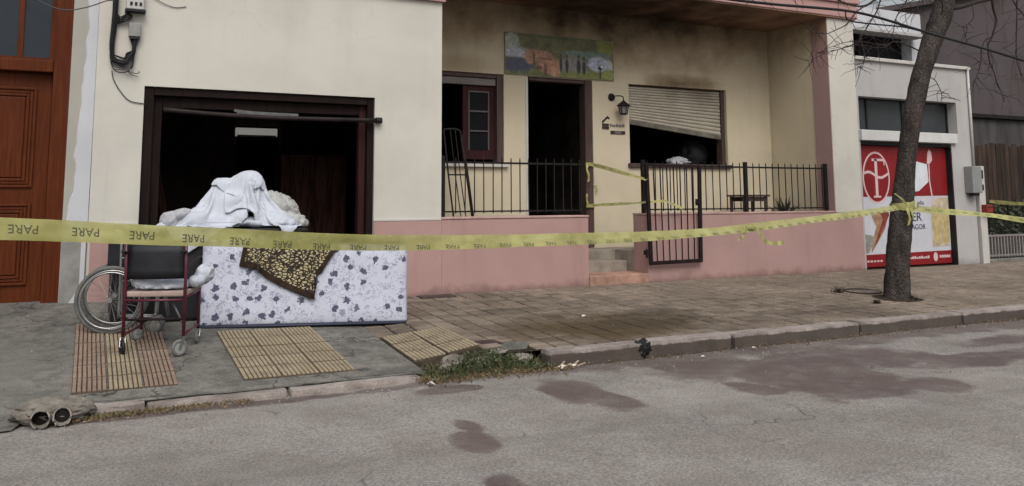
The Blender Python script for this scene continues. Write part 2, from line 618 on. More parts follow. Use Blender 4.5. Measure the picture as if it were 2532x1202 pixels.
col = g.mix(g.math('MULTIPLY', moss, 0.88), col, (0.064, 0.044, 0.020))
damp = g.vmax([g.math('MULTIPLY', g.blob((4.95, -2.55, -0.1), (1.0, 0.38, 2), mid, 0.7, 1.1, 0.4), 0.9), g.math('MULTIPLY', g.blob((4.2, -1.35, -0.1), (0.9, 0.16, 2), mid, 0.7, 1.1, 0.4), 0.6), g.math('MULTIPLY', g.blob((7.2, -2.7, -0.1), (0.8, 0.12, 2), mid, 0.7, 1.1, 0.4), 0.6), g.blob((5.3, -2.1, -0.1), (0.7, 0.18, 2), n1, 0.4, 1.1, 0.4), g.blob((4.35, -1.9, -0.1), (0.12, 0.30, 2), n1, 0.3, 1.0, 0.5)])
col = g.mix(g.math('MULTIPLY', damp, 0.6), col, (0.05, 0.038, 0.025))
ribs = g.n.new('ShaderNodeTexWave')
ribs.bands_direction = 'X'
ribs.inputs['Scale'].default_value = 12
ribs.inputs['Distortion'].default_value = 0.4
g.l.new(g.pos, ribs.inputs['Vector'])
g.set('Base Color', col)
g.set('Roughness', 0.85)
g.set('Specular IOR Level', 0.25)
g.bump(g.math('ADD', f1, g.math('MULTIPLY', ribs.outputs['Fac'], 0.5)), 0.5, 0.006)
M_tile = g.m
M_joint = mat('paving_joint', (0.040, 0.031, 0.023), 0.95, 0.4, 4, 0.4, 60, 0.1)
pave = sheet(2.44, 40, -3.25, 0.35, 0.2, -0.012)
pavement = pave.build('pavement', M_joint, smooth=True, kind='structure', label='tiled brown pavement in front of the houses')
T = 0.20


def tile_mesh(w, l, h=0.02, bv=0.006):
    b = MB()
    x, y = w / 2, l / 2
    b.v = [(-x, -y, -h), (x, -y, -h), (x, y, -h), (-x, y, -h), (-x, -y, -bv), (x, -y, -bv), (x, y, -bv), (-x, y, -bv),
           (-x + bv, -y + bv, 0), (x - bv, -y + bv, 0), (x - bv, y - bv, 0), (-x + bv, y - bv, 0)]
    b.f = [(0, 1, 5, 4), (1, 2, 6, 5), (2, 3, 7, 6), (3, 0, 4, 7), (4, 5, 9, 8), (5, 6, 10, 9), (6, 7, 11, 10), (7, 4, 8, 11), (8, 9, 10, 11)]
    return b


def local_part(b, name, m, parent):
    """part whose mesh is centred on its own origin; moved with inst()"""
    o = MB.build(b, name, m, None)
    o.parent = parent
    ORG[o.as_pointer()] = Vector((0, 0, 0))
    return o


spots = []
ix = 0
while True:
    x = 2.44 + T * (ix + 0.5)
    if x > 22:
        break
    for jy in range(16):
        y = -0.02 - T * (jy + 0.5) + (0.0 if ix % 1 == 0 else 0)
        if y < -3.22:
            continue
        if x < 3.05 and -2.98 < y < -2.03:
            continue
        if x < 3.42 and y < -2.95:
            continue
        if random.random() < 0.0:
            continue
        spots.append((x, y))
    ix += 1
cx, cy = 0, -9.688
vis = [p for p in spots if not (p[0] < 3.0 and p[1] > -1.5)]
vis.sort(key=lambda p: (p[0] - cx) ** 2 + (p[1] - cy) ** 2)
single = set(vis[:300])
base_tile = None
rest = MB()
tm = tile_mesh(T - 0.018, T - 0.020)
for (x, y) in spots:
    z = zs(x, y) + random.uniform(-0.003, 0.003)
    gx, gy_ = grad_rot(x, y)
    rot = (gx + random.uniform(-0.022, 0.022), gy_ + random.uniform(-0.018, 0.018), random.uniform(-0.012, 0.012))
    if (x, y) in single:
        if base_tile is None:
            base_tile = local_part(tm, 'paving_tile', M_tile, pavement)
            base_tile.location = (x, y, z)
            base_tile.rotation_euler = rot
        else:
            inst(base_tile, pavement, (x, y, z), rot)
    else:
        R = Euler(rot).to_matrix()
        rest.add([R @ Vector(v) + Vector((x, y, z)) for v in tm.v], tm.f)
rest.build('paving_tile', M_tile, pavement, kind='stuff')


# ---- ribbed tile pads
def rib_tile(w, l, n):
    b = MB()
    h = 0.014
    b.box(-w / 2, w / 2, -l / 2 + 0.006, l / 2 - 0.006, -0.03, 0.0)
    p = w / n
    for k in range(n):
        x = -w / 2 + p * (k + 0.5)
        a, c = p * 0.45, p * 0.33
        y0, y1 = -l / 2 + 0.010, l / 2 - 0.010
        b.add([(x - a, y0, 0.0005), (x + a, y0, 0.0005), (x + c, y0 + 0.004, h), (x - c, y0 + 0.004, h), (x - a, y1, 0.0005), (x + a, y1, 0.0005), (x + c, y1 - 0.004, h), (x - c, y1 - 0.004, h)],
              [(0, 1, 2, 3), (5, 4, 7, 6), (3, 2, 6, 7), (1, 5, 6, 2), (4, 0, 3, 7)])
    return b


def ribmat(name, c, c2):
    g = N(name)
    n1 = g.noise(2.5, 6, 0.65)
    f1 = g.noise(60, 3, 0.7)
    col = g.mix(g.ramp(n1, 0.3, 0.7), c2, c)
    col = g.mix(g.ramp(f1, 0.35, 0.7), g.mix(1.0, col, (0.7, 0.68, 0.65), 'MULTIPLY'), col)
    # darker colour down in the grooves (by height within the tile)
    tc = g.n.new('ShaderNodeTexCoord').outputs['Object']
    zz = g.sep(tc)[2]
    col = g.mix(g.ramp(zz, 0.011, 0.004), col, (0.070, 0.051, 0.034))
    col = g.mix(g.math('MULTIPLY', g.ramp(g.noise(6, 5, 0.7), 0.48, 0.68), 0.55), col, (0.13, 0.098, 0.068))
    g.set('Base Color', col)
    g.set('Roughness', 0.85)
    g.bump(f1, 0.4, 0.004)
    return g.m


M_ry = ribmat('yellow_rib_tile', (0.38, 0.322, 0.225), (0.30, 0.248, 0.165))
M_rp = ribmat('pinkish_rib_tile', (0.325, 0.240, 0.190), (0.25, 0.178, 0.135))
first = {}


def pad(x0, x1, nc, y0, y1, nr, nrib, mats):
    w, l = (x1 - x0) / nc, (y0 - y1) / nr
    for c in range(nc):
        for r in range(nr):
            x, y = x0 + w * (c + 0.5), y0 - l * (r + 0.5)
            m = mats[c % len(mats)]
            key = (round(w, 3), round(l, 3), m.name)
            par = bpy.data.objects['driveway'] if x < 2.44 else pavement
            z = zs(x, y) + 0.003 + random.uniform(-0.002, 0.002)
            gx, gy_ = grad_rot(x, y)
            rot = (gx, gy_ + random.uniform(-0.006, 0.006), random.uniform(-0.006, 0.006))
            if key not in first:
                o = local_part(rib_tile(w - 0.008, l - 0.008, nrib), 'ribbed_tile', m, par)
                o.location = (x, y, z)
                o.rotation_euler = rot
                first[key] = o
            else:
                inst(first[key], par, (x, y, z), rot)


pad(-0.03, 0.66, 3, -1.02, -3.02, 6, 7, [M_rp, M_ry, M_rp])
pad(1.10, 1.95, 3, -1.50, -3.06, 5, 8, [M_ry])
pad(2.46, 3.05, 2, -2.06, -2.95, 3, 8, [M_ry])


# ---- kerb
def rough_box(x0, x1, y0, y1, z0, z1, n=(8, 3, 3), amp=0.008, seed=0):
    b = MB()
    bm = bmesh.new()
    bmesh.ops.create_cube(bm, size=1)
    bmesh.ops.subdivide_edges(bm, edges=bm.edges[:], cuts=4, use_grid_fill=True)
    for v in bm.verts:
        p = v.co
        # pull corners in so the edge is worn
        q = Vector((lerp(x0, x1, p.x + 0.5), lerp(y0, y1, p.y + 0.5), lerp(z0, z1, p.z + 0.5)))
        nv = noise.noise_vector(q * 6 + Vector((seed, 0, 0))) + noise.noise_vector(q * 17) * 0.4
        q += nv * amp
        e = sum(1 for c in p if abs(c) > 0.499)
        if e >= 2:
            ctr = Vector(((x0 + x1) / 2, (y0 + y1) / 2, (z0 + z1) / 2))
            q += (ctr - q).normalized() * 0.007 * (e - 1)
        v.co = q
    bm.verts.ensure_lookup_table()
    b.v = [tuple(v.co) for v in bm.verts]
    b.f = [tuple(v.index for v in f.verts) for f in bm.faces]
    bm.free()
    return b


kerb = thing('kerb', (6, -3.3, -0.26), None, None)
kerb['kind'] = 'structure'
kerb['label'] = 'worn stone kerb along the pavement'
joints = [3.45, 4.40, 5.40, 7.04, 8.6, 10.2, 11.7, 13.2, 14.7, 16.2, 17.7, 19.2]
for k in range(len(joints) - 1):
    a, c = joints[k] + 0.012, joints[k + 1] - 0.012
    dy = random.uniform(-0.03, 0.03)
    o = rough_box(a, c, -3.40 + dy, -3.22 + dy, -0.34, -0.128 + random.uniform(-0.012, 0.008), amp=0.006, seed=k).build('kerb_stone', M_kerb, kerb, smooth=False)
for k, (a, c) in enumerate(((-0.16, 0.42), (0.43, 1.35), (1.37, 2.36))):
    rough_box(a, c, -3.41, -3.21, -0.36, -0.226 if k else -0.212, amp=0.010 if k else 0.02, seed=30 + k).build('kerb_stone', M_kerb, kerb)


# ------------------------------------------------------------------ walls with openings
def holed_wall(x0, x1, z0, z1, y0, y1, holes):
    """slab in the x,z plane between y0 and y1 with rectangular holes (hx0,hx1,hz0,hz1)"""
    xs = sorted({x0, x1, *[h[0] for h in holes], *[h[1] for h in holes]})
    zs_ = sorted({z0, z1, *[h[2] for h in holes], *[h[3] for h in holes]})
    xs = [x for x in xs if x0 <= x <= x1]
    zs_ = [z for z in zs_ if z0 <= z <= z1]
    solid = {}
    for i in range(len(xs) - 1):
        for k in range(len(zs_) - 1):
            cxx, cz = (xs[i] + xs[i + 1]) / 2, (zs_[k] + zs_[k + 1]) / 2
            solid[i, k] = not any(h[0] < cxx < h[1] and h[2] < cz < h[3] for h in holes)
    b = MB()

    def q(*p):
        b.add(p, [(0, 1, 2, 3)])
    for (i, k), s in solid.items():
        if not s:
            continue
        a, c, e, f = xs[i], xs[i + 1], zs_[k], zs_[k + 1]
        q((a, y0, e), (c, y0, e), (c, y0, f), (a, y0, f))
        q((c, y1, e), (a, y1, e), (a, y1, f), (c, y1, f))
        if not solid.get((i - 1, k), False):
            q((a, y1, e), (a, y0, e), (a, y0, f), (a, y1, f))
        if not solid.get((i + 1, k), False):
            q((c, y0, e), (c, y1, e), (c, y1, f), (c, y0, f))
        if not solid.get((i, k - 1), False):
            q((a, y1, e), (c, y1, e), (c, y0, e), (a, y0, e))
        if not solid.get((i, k + 1), False):
            q((a, y0, f), (c, y0, f), (c, y1, f), (a, y1, f))
    bm = bmesh.new()
    vs = [bm.verts.new(p) for p in b.v]
    for f in b.f:
        bm.faces.new([vs[i] for i in f])
    bmesh.ops.remove_doubles(bm, verts=bm.verts[:], dist=1e-5)
    bm.verts.index_update()
    b.v = [tuple(v.co) for v in bm.verts]
    b.f = [tuple(v.index for v in f.verts) for f in bm.faces]
    bm.free()
    return b


# ------------------------------------------------------------------ the burnt house
house = thing('house', (5.5, 0.5, 0), 'cream house with pink base, smoke-marked porch and open dark garage', 'house')
YB = 1.35          # porch back wall
holed_wall(0.035, 3.87, 0.0, 3.57, 0.0, 0.22, [(0.5, 3.02, -0.2, 2.33)]).build('front_wall', M_cream, house)
M_corn = plaster('cornice_plaster', (0.40, 0.24, 0.23), streak=0.4)
MB().box(0.02, 3.90, -0.05, 0.24, 3.572, 3.95).box(0.035, 3.87, 0.0, 0.24, 3.952, 5.2).build('cornice', M_corn, house)
MB().box(3.66, 3.868, 0.222, YB + 0.2, 0.0, 3.57).build('return_wall', M_cream, house)
for a, c in ((0.06, 0.498), (3.022, 3.868)):
    MB().box(a, c, -0.018, -0.001, -0.25, 0.875).build('plinth', M_pink, house, bevel=0.003)
    MB().box(a - 0.002, c, -0.022, -0.001, 0.877, 0.893).build('plinth_edge', M_trim, house)
# garage frame: outer lining, then an inner stepped frame
gf = MB()
gf.box(0.502, 0.60, 0.03, 0.21, 0.0, 2.328).box(2.94, 3.018, 0.03, 0.21, 0.0, 2.328).box(0.602, 2.938, 0.03, 0.21, 2.24, 2.328)
gfr = gf.build('garage_frame', M_wood, house, bevel=0.006)
MB().box(0.602, 0.69, 0.10, 0.205, 0.0, 2.238).build('frame_stop', M_wood, gfr, bevel=0.005)
MB().box(2.86, 2.938, 0.10, 0.205, 0.0, 2.238).build('frame_stop', M_maroon, gfr, bevel=0.005)
MB().box(0.692, 2.858, 0.10, 0.205, 2.12, 2.238).build('frame_stop', M_wood, gfr, bevel=0.005)
# sooty garage room
gr = MB()
gr.box(0.10, 0.30, 0.225, 6.2, 0.0, 2.75).box(3.45, 3.65, 0.225, 6.2, 0.0, 2.75).box(0.302, 3.448, 6.0, 6.2, 0.0, 2.75)
gr.build('garage_wall', M_soot, house)
MB().box(0.10, 3.65, 0.225, 6.2, 2.752, 2.9).build('garage_ceiling', M_soot, house)
MB().box(0.302, 3.448, 0.10, 6.0, -0.10, 0.10).build('garage_floor', mat('sooty_floor', (0.03, 0.028, 0.026), 0.9), house)
MB().box(0.302, 3.448, 0.24, 0.50, 2.36, 2.75).build('shutter_box', M_soot, house)
dk = mat('charred_door', (0.050, 0.032, 0.027), 0.8, 0.4, 4)
ib = MB()
ib.box(2.0, 2.06, 4.02, 4.10, 0.1, 2.75).box(2.72, 2.78, 4.02, 4.10, 0.1, 2.75).box(0.302, 1.998, 4.05, 4.15, 0.1, 2.75).box(2.782, 3.448, 4.05, 4.15, 0.1, 2.75).box(2.062, 2.718, 4.02, 4.10, 2.30, 2.75)
ib.build('inner_doorway', dk, house)
# cream porch: back wall with window, door, window
W1, DR, W2 = (4.12, 5.38, 1.65, 2.94), (5.77, 6.895, 0.0, 2.94), (7.565, 9.52, 1.68, 2.93)
holed_wall(3.87, 10.478, 0.0, 4.0, YB, YB + 0.20, [W1, DR, W2]).build('porch_wall', M_porch, house)
MB().box(10.48, 10.90, 0.345, YB + 0.198, 0.0, 3.998).build('porch_side_wall', M_porch, house)
pil = MB().box(10.474, 11.05, 0.0, 0.343, 0.9005, 3.998).build('pillar', M_cream, house, bevel=0.006)
MB().box(10.462, 10.4725, 0.006, 0.338, 0.927, 3.996).build('pillar_side', plaster('pillar_pink', (0.34, 0.225, 0.215), soot=True), pil)
M_fascia = plaster('fascia_plaster', (0.43, 0.265, 0.25), streak=0.5)
rf = MB().box(3.905, 11.10, -0.06, YB + 0.3, 4.021, 4.25).build('roof', M_fascia, house, bevel=0.008)
MB().box(3.91, 11.09, -0.045, YB + 0.3, 3.9995, 4.0195).build('soffit', M_pinkroof, rf)
MB().box(3.905, 11.13, -0.10, YB + 0.3, 4.252, 4.36).build('roof_edge', M_fascia, rf, bevel=0.01)
MB().box(3.95, 11.0, 0.25, YB + 0.3, 4.362, 4.9).build('parapet', M_pinkroof, rf, bevel=0.01)
# interior behind the porch wall
im = MB()
im.box(3.90, 10.47, 4.0, 4.2, 0.0, 3.9).box(3.68, 3.898, YB + 0.205, 4.2, 0.0, 3.9).box(10.472, 10.6, YB + 0.205, 4.2, 0.0, 3.9)
im.box(5.45, 5.60, YB + 0.205, 3.99, 0.4, 3.7).box(7.10, 7.25, YB + 0.205, 3.99, 0.4, 3.7)
im.build('room_wall', M_soot, house)
MB().box(3.68, 10.6, YB + 0.205, 4.2, 3.902, 3.99).build('room_ceiling', M_soot, house)
MB().box(3.90, 10.47, YB + 0.205, 3.998, 0.20, 0.395).build('room_floor', M_soot, house)
# porch floor and steps
M_step = mat('step_cement', (0.27, 0.235, 0.20), 0.9, 0.25, 4, 0.4, 60, 0.2)
M_steppink = mat('step_pinkish', (0.36, 0.215, 0.165), 0.9, 0.3, 4, 0.4, 60, 0.2)
MB().box(3.87, 10.478, 0.82, YB + 0.2, 0.0, 0.40).box(3.87, 5.955, 0.305, 0.818, 0.0, 0.40).box(6.905, 10.478, 0.345, 0.818, 0.0, 0.40).build('porch_floor', M_step, house)
MB().box(5.962, 6.898, 0.50, 0.818, 0.0, 0.262).build('step', M_step, house, bevel=0.01)
MB().box(5.962, 6.898, -0.015, 0.498, -0.05, 0.118).build('step', M_steppink, house, bevel=0.012)

# left porch window: frame, shutter roll, one sash
wf = MB()
wf.box(W1[1] - 0.10, W1[1] - 0.002, YB + 0.02, YB + 0.19, W1[2], W1[3] - 0.002).box(W1[0] + 0.002, W1[0] + 0.06, YB + 0.04, YB + 0.19, W1[2], W1[3]).box(W1[0] + 0.062, W1[1] - 0.102, YB + 0.03, YB + 0.19, W1[3] - 0.06, W1[3] - 0.002)
win = wf.build('window', M_brown, house, bevel=0.005)
MB().box(W1[0] + 0.062, W1[1] - 0.102, YB + 0.06, YB + 0.12, 2.77, 2.878).build('rolled_shutter', mat('faded_shutter', (0.17, 0.15, 0.145), 0.6), win, bevel=0.01)
sash = MB()
x0, x1, z0, z1, ya, yb = 4.775, 5.275, 1.70, 2.765, YB + 0.10, YB + 0.145
sash.box(x0, x0 + 0.085, ya, yb, z0, z1).box(x1 - 0.085, x1, ya, yb, z0, z1).box(x0 + 0.085, x1 - 0.085, ya, yb, z0, z0 + 0.13).box(x0 + 0.085, x1 - 0.085, ya, yb, z1 - 0.10, z1)
MB.build(sash, 'sash', M_maroon, win, bevel=0.004)
for k in range(3):
    za, zb = 1.835 + k * 0.285, 1.835 + k * 0.285 + 0.262
    MB().box(x0 + 0.088, x1 - 0.088, ya + 0.018, ya + 0.024, za, zb).build('pane', M_glassdk, win)
    fr = MB()
    t = 0.018
    fr.box(x0 + 0.086, x0 + 0.086 + t, ya - 0.004, ya + 0.016, za, zb).box(x1 - 0.086 - t, x1 - 0.086, ya - 0.004, ya + 0.016, za, zb)
    fr.box(x0 + 0.086, x1 - 0.086, ya - 0.006, ya + 0.014, zb, zb + 0.022)
    fr.build('glazing_bar', mat('grey_putty', (0.10, 0.088, 0.088), 0.7) if k == 0 else bpy.data.materials['grey_putty'], win)
MB().box(W1[0] - 0.05, W1[1] + 0.05, YB - 0.06, YB + 0.10, 1.585, 1.648).build('sill', M_trim, win, bevel=0.008)

# doorway
dfm = MB()
dfm.box(DR[1] - 0.125, DR[1] - 0.003, YB + 0.015, YB + 0.19, 0.402, DR[3] - 0.003).box(DR[0] + 0.003, DR[0] + 0.04, YB + 0.05, YB + 0.19, 0.402, DR[3] - 0.003).box(DR[0] + 0.042, DR[1] - 0.127, YB + 0.03, YB + 0.19, DR[3] - 0.055, DR[3] - 0.003)
dfm.build('door_frame', M_brown, house, bevel=0.006)
MB().box(DR[0] - 0.035, DR[0] - 0.001, YB - 0.012, YB - 0.001, 0.402, DR[3] - 0.02).build('door_edge', M_trim, house)

# right porch window: frame, sill and the collapsed roller shutter
w2 = MB()
w2.box(W2[1] - 0.075, W2[1] - 0.003, YB + 0.05, YB + 0.19, W2[2], W2[3] - 0.003).box(W2[0] + 0.003, W2[0] + 0.03, YB + 0.05, YB + 0.19, W2[2], W2[3]).box(W2[0] + 0.032, W2[1] - 0.077, YB + 0.09, YB + 0.19, W2[3] - 0.04, W2[3] - 0.003)
win2 = w2.build('window', M_brown, house, bevel=0.005)
MB().box(W2[0] - 0.04, W2[1] + 0.04, YB - 0.05, YB + 0.10, 1.615, 1.678).build('sill', M_brown, win2, bevel=0.008)
shut = thing('roller_shutter', (8.5, YB, 2.9), None, None)
shut.parent = house
shut.location = Vector((8.5, YB, 2.9)) - ORG[house.as_pointer()]
g = N('shutter_slat')
n1 = g.noise(1.4, 5, 0.6)
col = g.mix(g.ramp(n1, 0.3, 0.7), (0.33, 0.30, 0.235), (0.46, 0.42, 0.345))
sm = g.blob((8.9, YB, 2.95), (0.75, 2, 0.30), n1, 0.4, 1.1, 0.2)
col = g.mix(g.math('MULTIPLY', sm, 0.6), col, (0.09, 0.06, 0.05))
g.set('Base Color', col)
g.set('Roughness', 0.55)
M_slat = g.m
NS = 13
for k in range(NS):
    t0, t1 = k / NS, (k + 0.90) / NS
    sag = lambda t: 0.145 * max(0, t - 0.25) / 0.75
    xl, xr = W2[0] + 0.035, W2[1] - 0.085
    lt = W2[3] - 0.03 - t0 * (0.535)
    rtp = W2[3] - 0.03 - t0 * (0.535 + 0.205 * t0)
    lb = W2[3] - 0.03 - t1 * (0.535)
    rb = W2[3] - 0.03 - t1 * (0.535 + 0.205 * t1)
    y = YB + 0.075 + (0.004 if k % 2 else 0)
    b = MB()
    n = 4
    prof = [(0.0, 0.0), (0.33, -0.011), (0.66, -0.011), (1.0, 0.0), (1.0, 0.006), (0.0, 0.006)]
    vs = []
    for i in range(2):
        for (s, o) in prof:
            vs.append((xl if i == 0 else xr, y + o, lerp(lt, lb, s) if i == 0 else lerp(rtp, rb, s)))
    m = len(prof)
    fs = [(q, (q + 1) % m, m + (q + 1) % m, m + q) for q in range(m)] + [tuple(range(m)), tuple(range(2 * m - 1, m - 1, -1))]
    b.add(vs, fs)
    b.build('slat', M_slat, shut)
b = MB()
b.bar((W2[0] + 0.04, YB + 0.072, 2.335), (W2[1] - 0.09, YB + 0.066, 2.135), 0.045, 0.075, (0, 0, 1))
b.build('bottom_rail', mat('bent_rail', (0.16, 0.145, 0.12), 0.6, 0.4, 5), shut, bevel=0.006)
# things seen through that window
def crumple(c, r, seed, sub=5, amp=0.25, f=2.0, flat=None):
    bm = bmesh.new()
    bmesh.ops.create_icosphere(bm, subdivisions=sub, radius=1)
    c, r = Vector(c), Vector(r)
    sv = Vector((seed * 3.7, seed * 1.3, seed * 7.1))
    for v in bm.verts:
        d = v.co.copy()
        k = 0
        a = 1.0
        q = d * f + sv
        q += noise.noise_vector(q * 0.8) * 0.9
        for o in range(4):
            k += a * (1 - abs(noise.noise(q)) * 2.2)
            q = q * 2.03 + Vector((3.1, 1.7, 5.3))
            a *= 0.5
        d = d * (1 + amp * (k - 0.9))
        p = Vector((d.x * r.x, d.y * r.y, d.z * r.z))
        if flat is not None and p.z + c.z < flat:
            p.z = flat - c.z + (p.z + c.z - flat) * 0.12
        v.co = p + c
    b = MB()
    bm.verts.index_update()
    b.v = [tuple(v.co) for v in bm.verts]
    b.f = [tuple(v.index for v in f.verts) for f in bm.faces]
    bm.free()
    return b


crumple((8.74, YB + 0.32, 1.72), (0.20, 0.09, 0.085), 5, 4, 0.40, 1.9).build('torn_curtain', M_cloth2, None, (8.78, YB + 0.3, 1.68), smooth=True, label='crumpled pale cloth lying inside the right window sill', cat='cloth')
crumple((9.22, YB + 0.55, 1.86), (0.25, 0.22, 0.27), 9, 4, 0.12, 1.5).build('charred_bundle', M_black, None, (9.2, YB + 0.5, 1.6), smooth=True, label='dark rounded burnt bundle behind the right window', cat='bundle')

# ------------------------------------------------------------------ low garden walls, railings, gate
MB().box(3.872, 5.958, 0.0, 0.30, -0.25, 0.885).build('wall', M_pink, thing('garden_wall', (4.9, 0.1, 0), 'low pink garden wall left of the porch steps', 'wall'), bevel=0.008)
lw = bpy.data.objects['garden_wall']
MB().box(3.873, 5.965, -0.012, 0.302, 0.887, 0.912).build('coping', mat('pink_coping', (0.44, 0.29, 0.265), 0.85, 0.2, 5), lw, bevel=0.005)
rw = thing('garden_wall', (8.9, 0.1, 0), 'long low pink garden wall right of the porch steps', 'wall')
MB().box(6.902, 11.055, -0.002, 0.342, -0.25, 0.90).build('wall', M_pink, rw, bevel=0.008)
MB().box(6.895, 10.470, -0.012, 0.345, 0.902, 0.926).build('coping', bpy.data.materials['pink_coping'], rw, bevel=0.005)


def railing(x0, x1, posts, nm, label, dx=0.128):
    y = 0.15
    r = thing('railing', ((x0 + x1) / 2, y, 0.92), label, 'railing', None)
    MB().box(x0, x1, y - 0.006, y + 0.006, 1.575, 1.600).build('rail', M_iron, r)
    MB().box(x0, x1, y - 0.006, y + 0.006, 0.965, 0.985).build('rail', M_iron, r)
    for p in posts:
        MB().box(p - 0.025, p + 0.025, y - 0.03, y + 0.02, 0.905, 1.665).build('post', M_iron, r, bevel=0.004)
    bb = MB()
    s = 0.0055
    z0, z1 = -0.36, 0.325
    bb.box(-s, s, -s, s, z0, z1)
    bb.add([(-s, -s, z1), (s, -s, z1), (s, s, z1), (-s, s, z1), (0, 0, z1 + 0.03)], [(0, 1, 4), (1, 2, 4), (2, 3, 4), (3, 0, 4)])
    src = None
    x = x0 + 0.09
    while x < x1 - 0.03:
        if all(abs(x - p) > 0.045 for p in posts):
            loc = (x + random.uniform(-0.004, 0.004), y - 0.016, 1.31)
            rot = (0, random.uniform(-0.006, 0.006), 0)
            if src is None:
                src = local_part(bb, 'bar', M_iron, r)
                src.location = Vector(loc) - ORG[r.as_pointer()]
            else:
                inst(src, r, loc, rot)
        x += dx
    return r


railing(3.90, 5.955, [3.945], 'left', 'dark iron railing on the pink wall left of the steps')
railing(6.93, 10.46, [6.95, 8.80, 10.43], 'right', 'dark iron railing on the pink wall right of the steps')

gate = thing('gate', (6.9, -0.06, 0.24), 'dark iron gate swung open against the pink wall', 'gate')
gm = M_iron2
gy = -0.07
xl0, xl1, xr0, xr1, zb, zt = 6.90, 6.855, 7.745, 7.765, 0.245, 1.600
MB().bar((xl0, gy, zb), (xl1, gy, zt), 0.05, 0.04, (0, 1, 0)).build('stile', gm, gate, bevel=0.005)
MB().bar((xr0, gy, zb + 0.01), (xr1, gy, zt - 0.01), 0.05, 0.04, (0, 1, 0)).build('stile', gm, gate, bevel=0.005)
MB().bar((xl0 - 0.02, gy - 0.002, zb + 0.01), (xr0 + 0.02, gy - 0.002, zb + 0.02), 0.038, 0.05).build('rail', gm, gate, bevel=0.005)
MB().bar((xl1 - 0.02, gy - 0.002, zt - 0.015), (xr1 + 0.02, gy - 0.002, zt - 0.022), 0.038, 0.035).build('rail', gm, gate, bevel=0.005)
for k in range(7):
    t = (k + 1) / 8
    MB().bar((lerp(xl0, xr0, t), gy, zb + 0.02), (lerp(xl1, xr1, t), gy, zt - 0.02), 0.013, 0.013, (0, 1, 0)).build('bar', gm, gate)
MB().box(7.66, 7.74, gy - 0.04, gy - 0.022, 1.03, 1.12).tube([(7.70, gy - 0.02, 1.07), (7.70, gy - 0.07, 1.07), (7.62, gy - 0.075, 1.068)], 0.010, 8).build('lock', gm, gate)
MB().box(6.80, 6.875, gy - 0.03, gy + 0.03, 0.37, 0.43).tube([(6.83, gy, 0.45), (6.83, gy, 0.33)], 0.014, 8).build('hinge', gm, gate)

# ------------------------------------------------------------------ sign over the door
sign = thing('sign_board', (6.33, YB - 0.04, 2.95), 'long printed picture board with clasped hands and dark figures above the doorway', 'sign')
SX0, SX1, SZ0, SZ1 = 5.385, 7.275, 2.952, 3.575
MB().box(SX0, SX1, YB - 0.030, YB - 0.004, SZ0, SZ1).build('board', mat('board_back', (0.24, 0.26, 0.20), 0.6), sign, bevel=0.002)


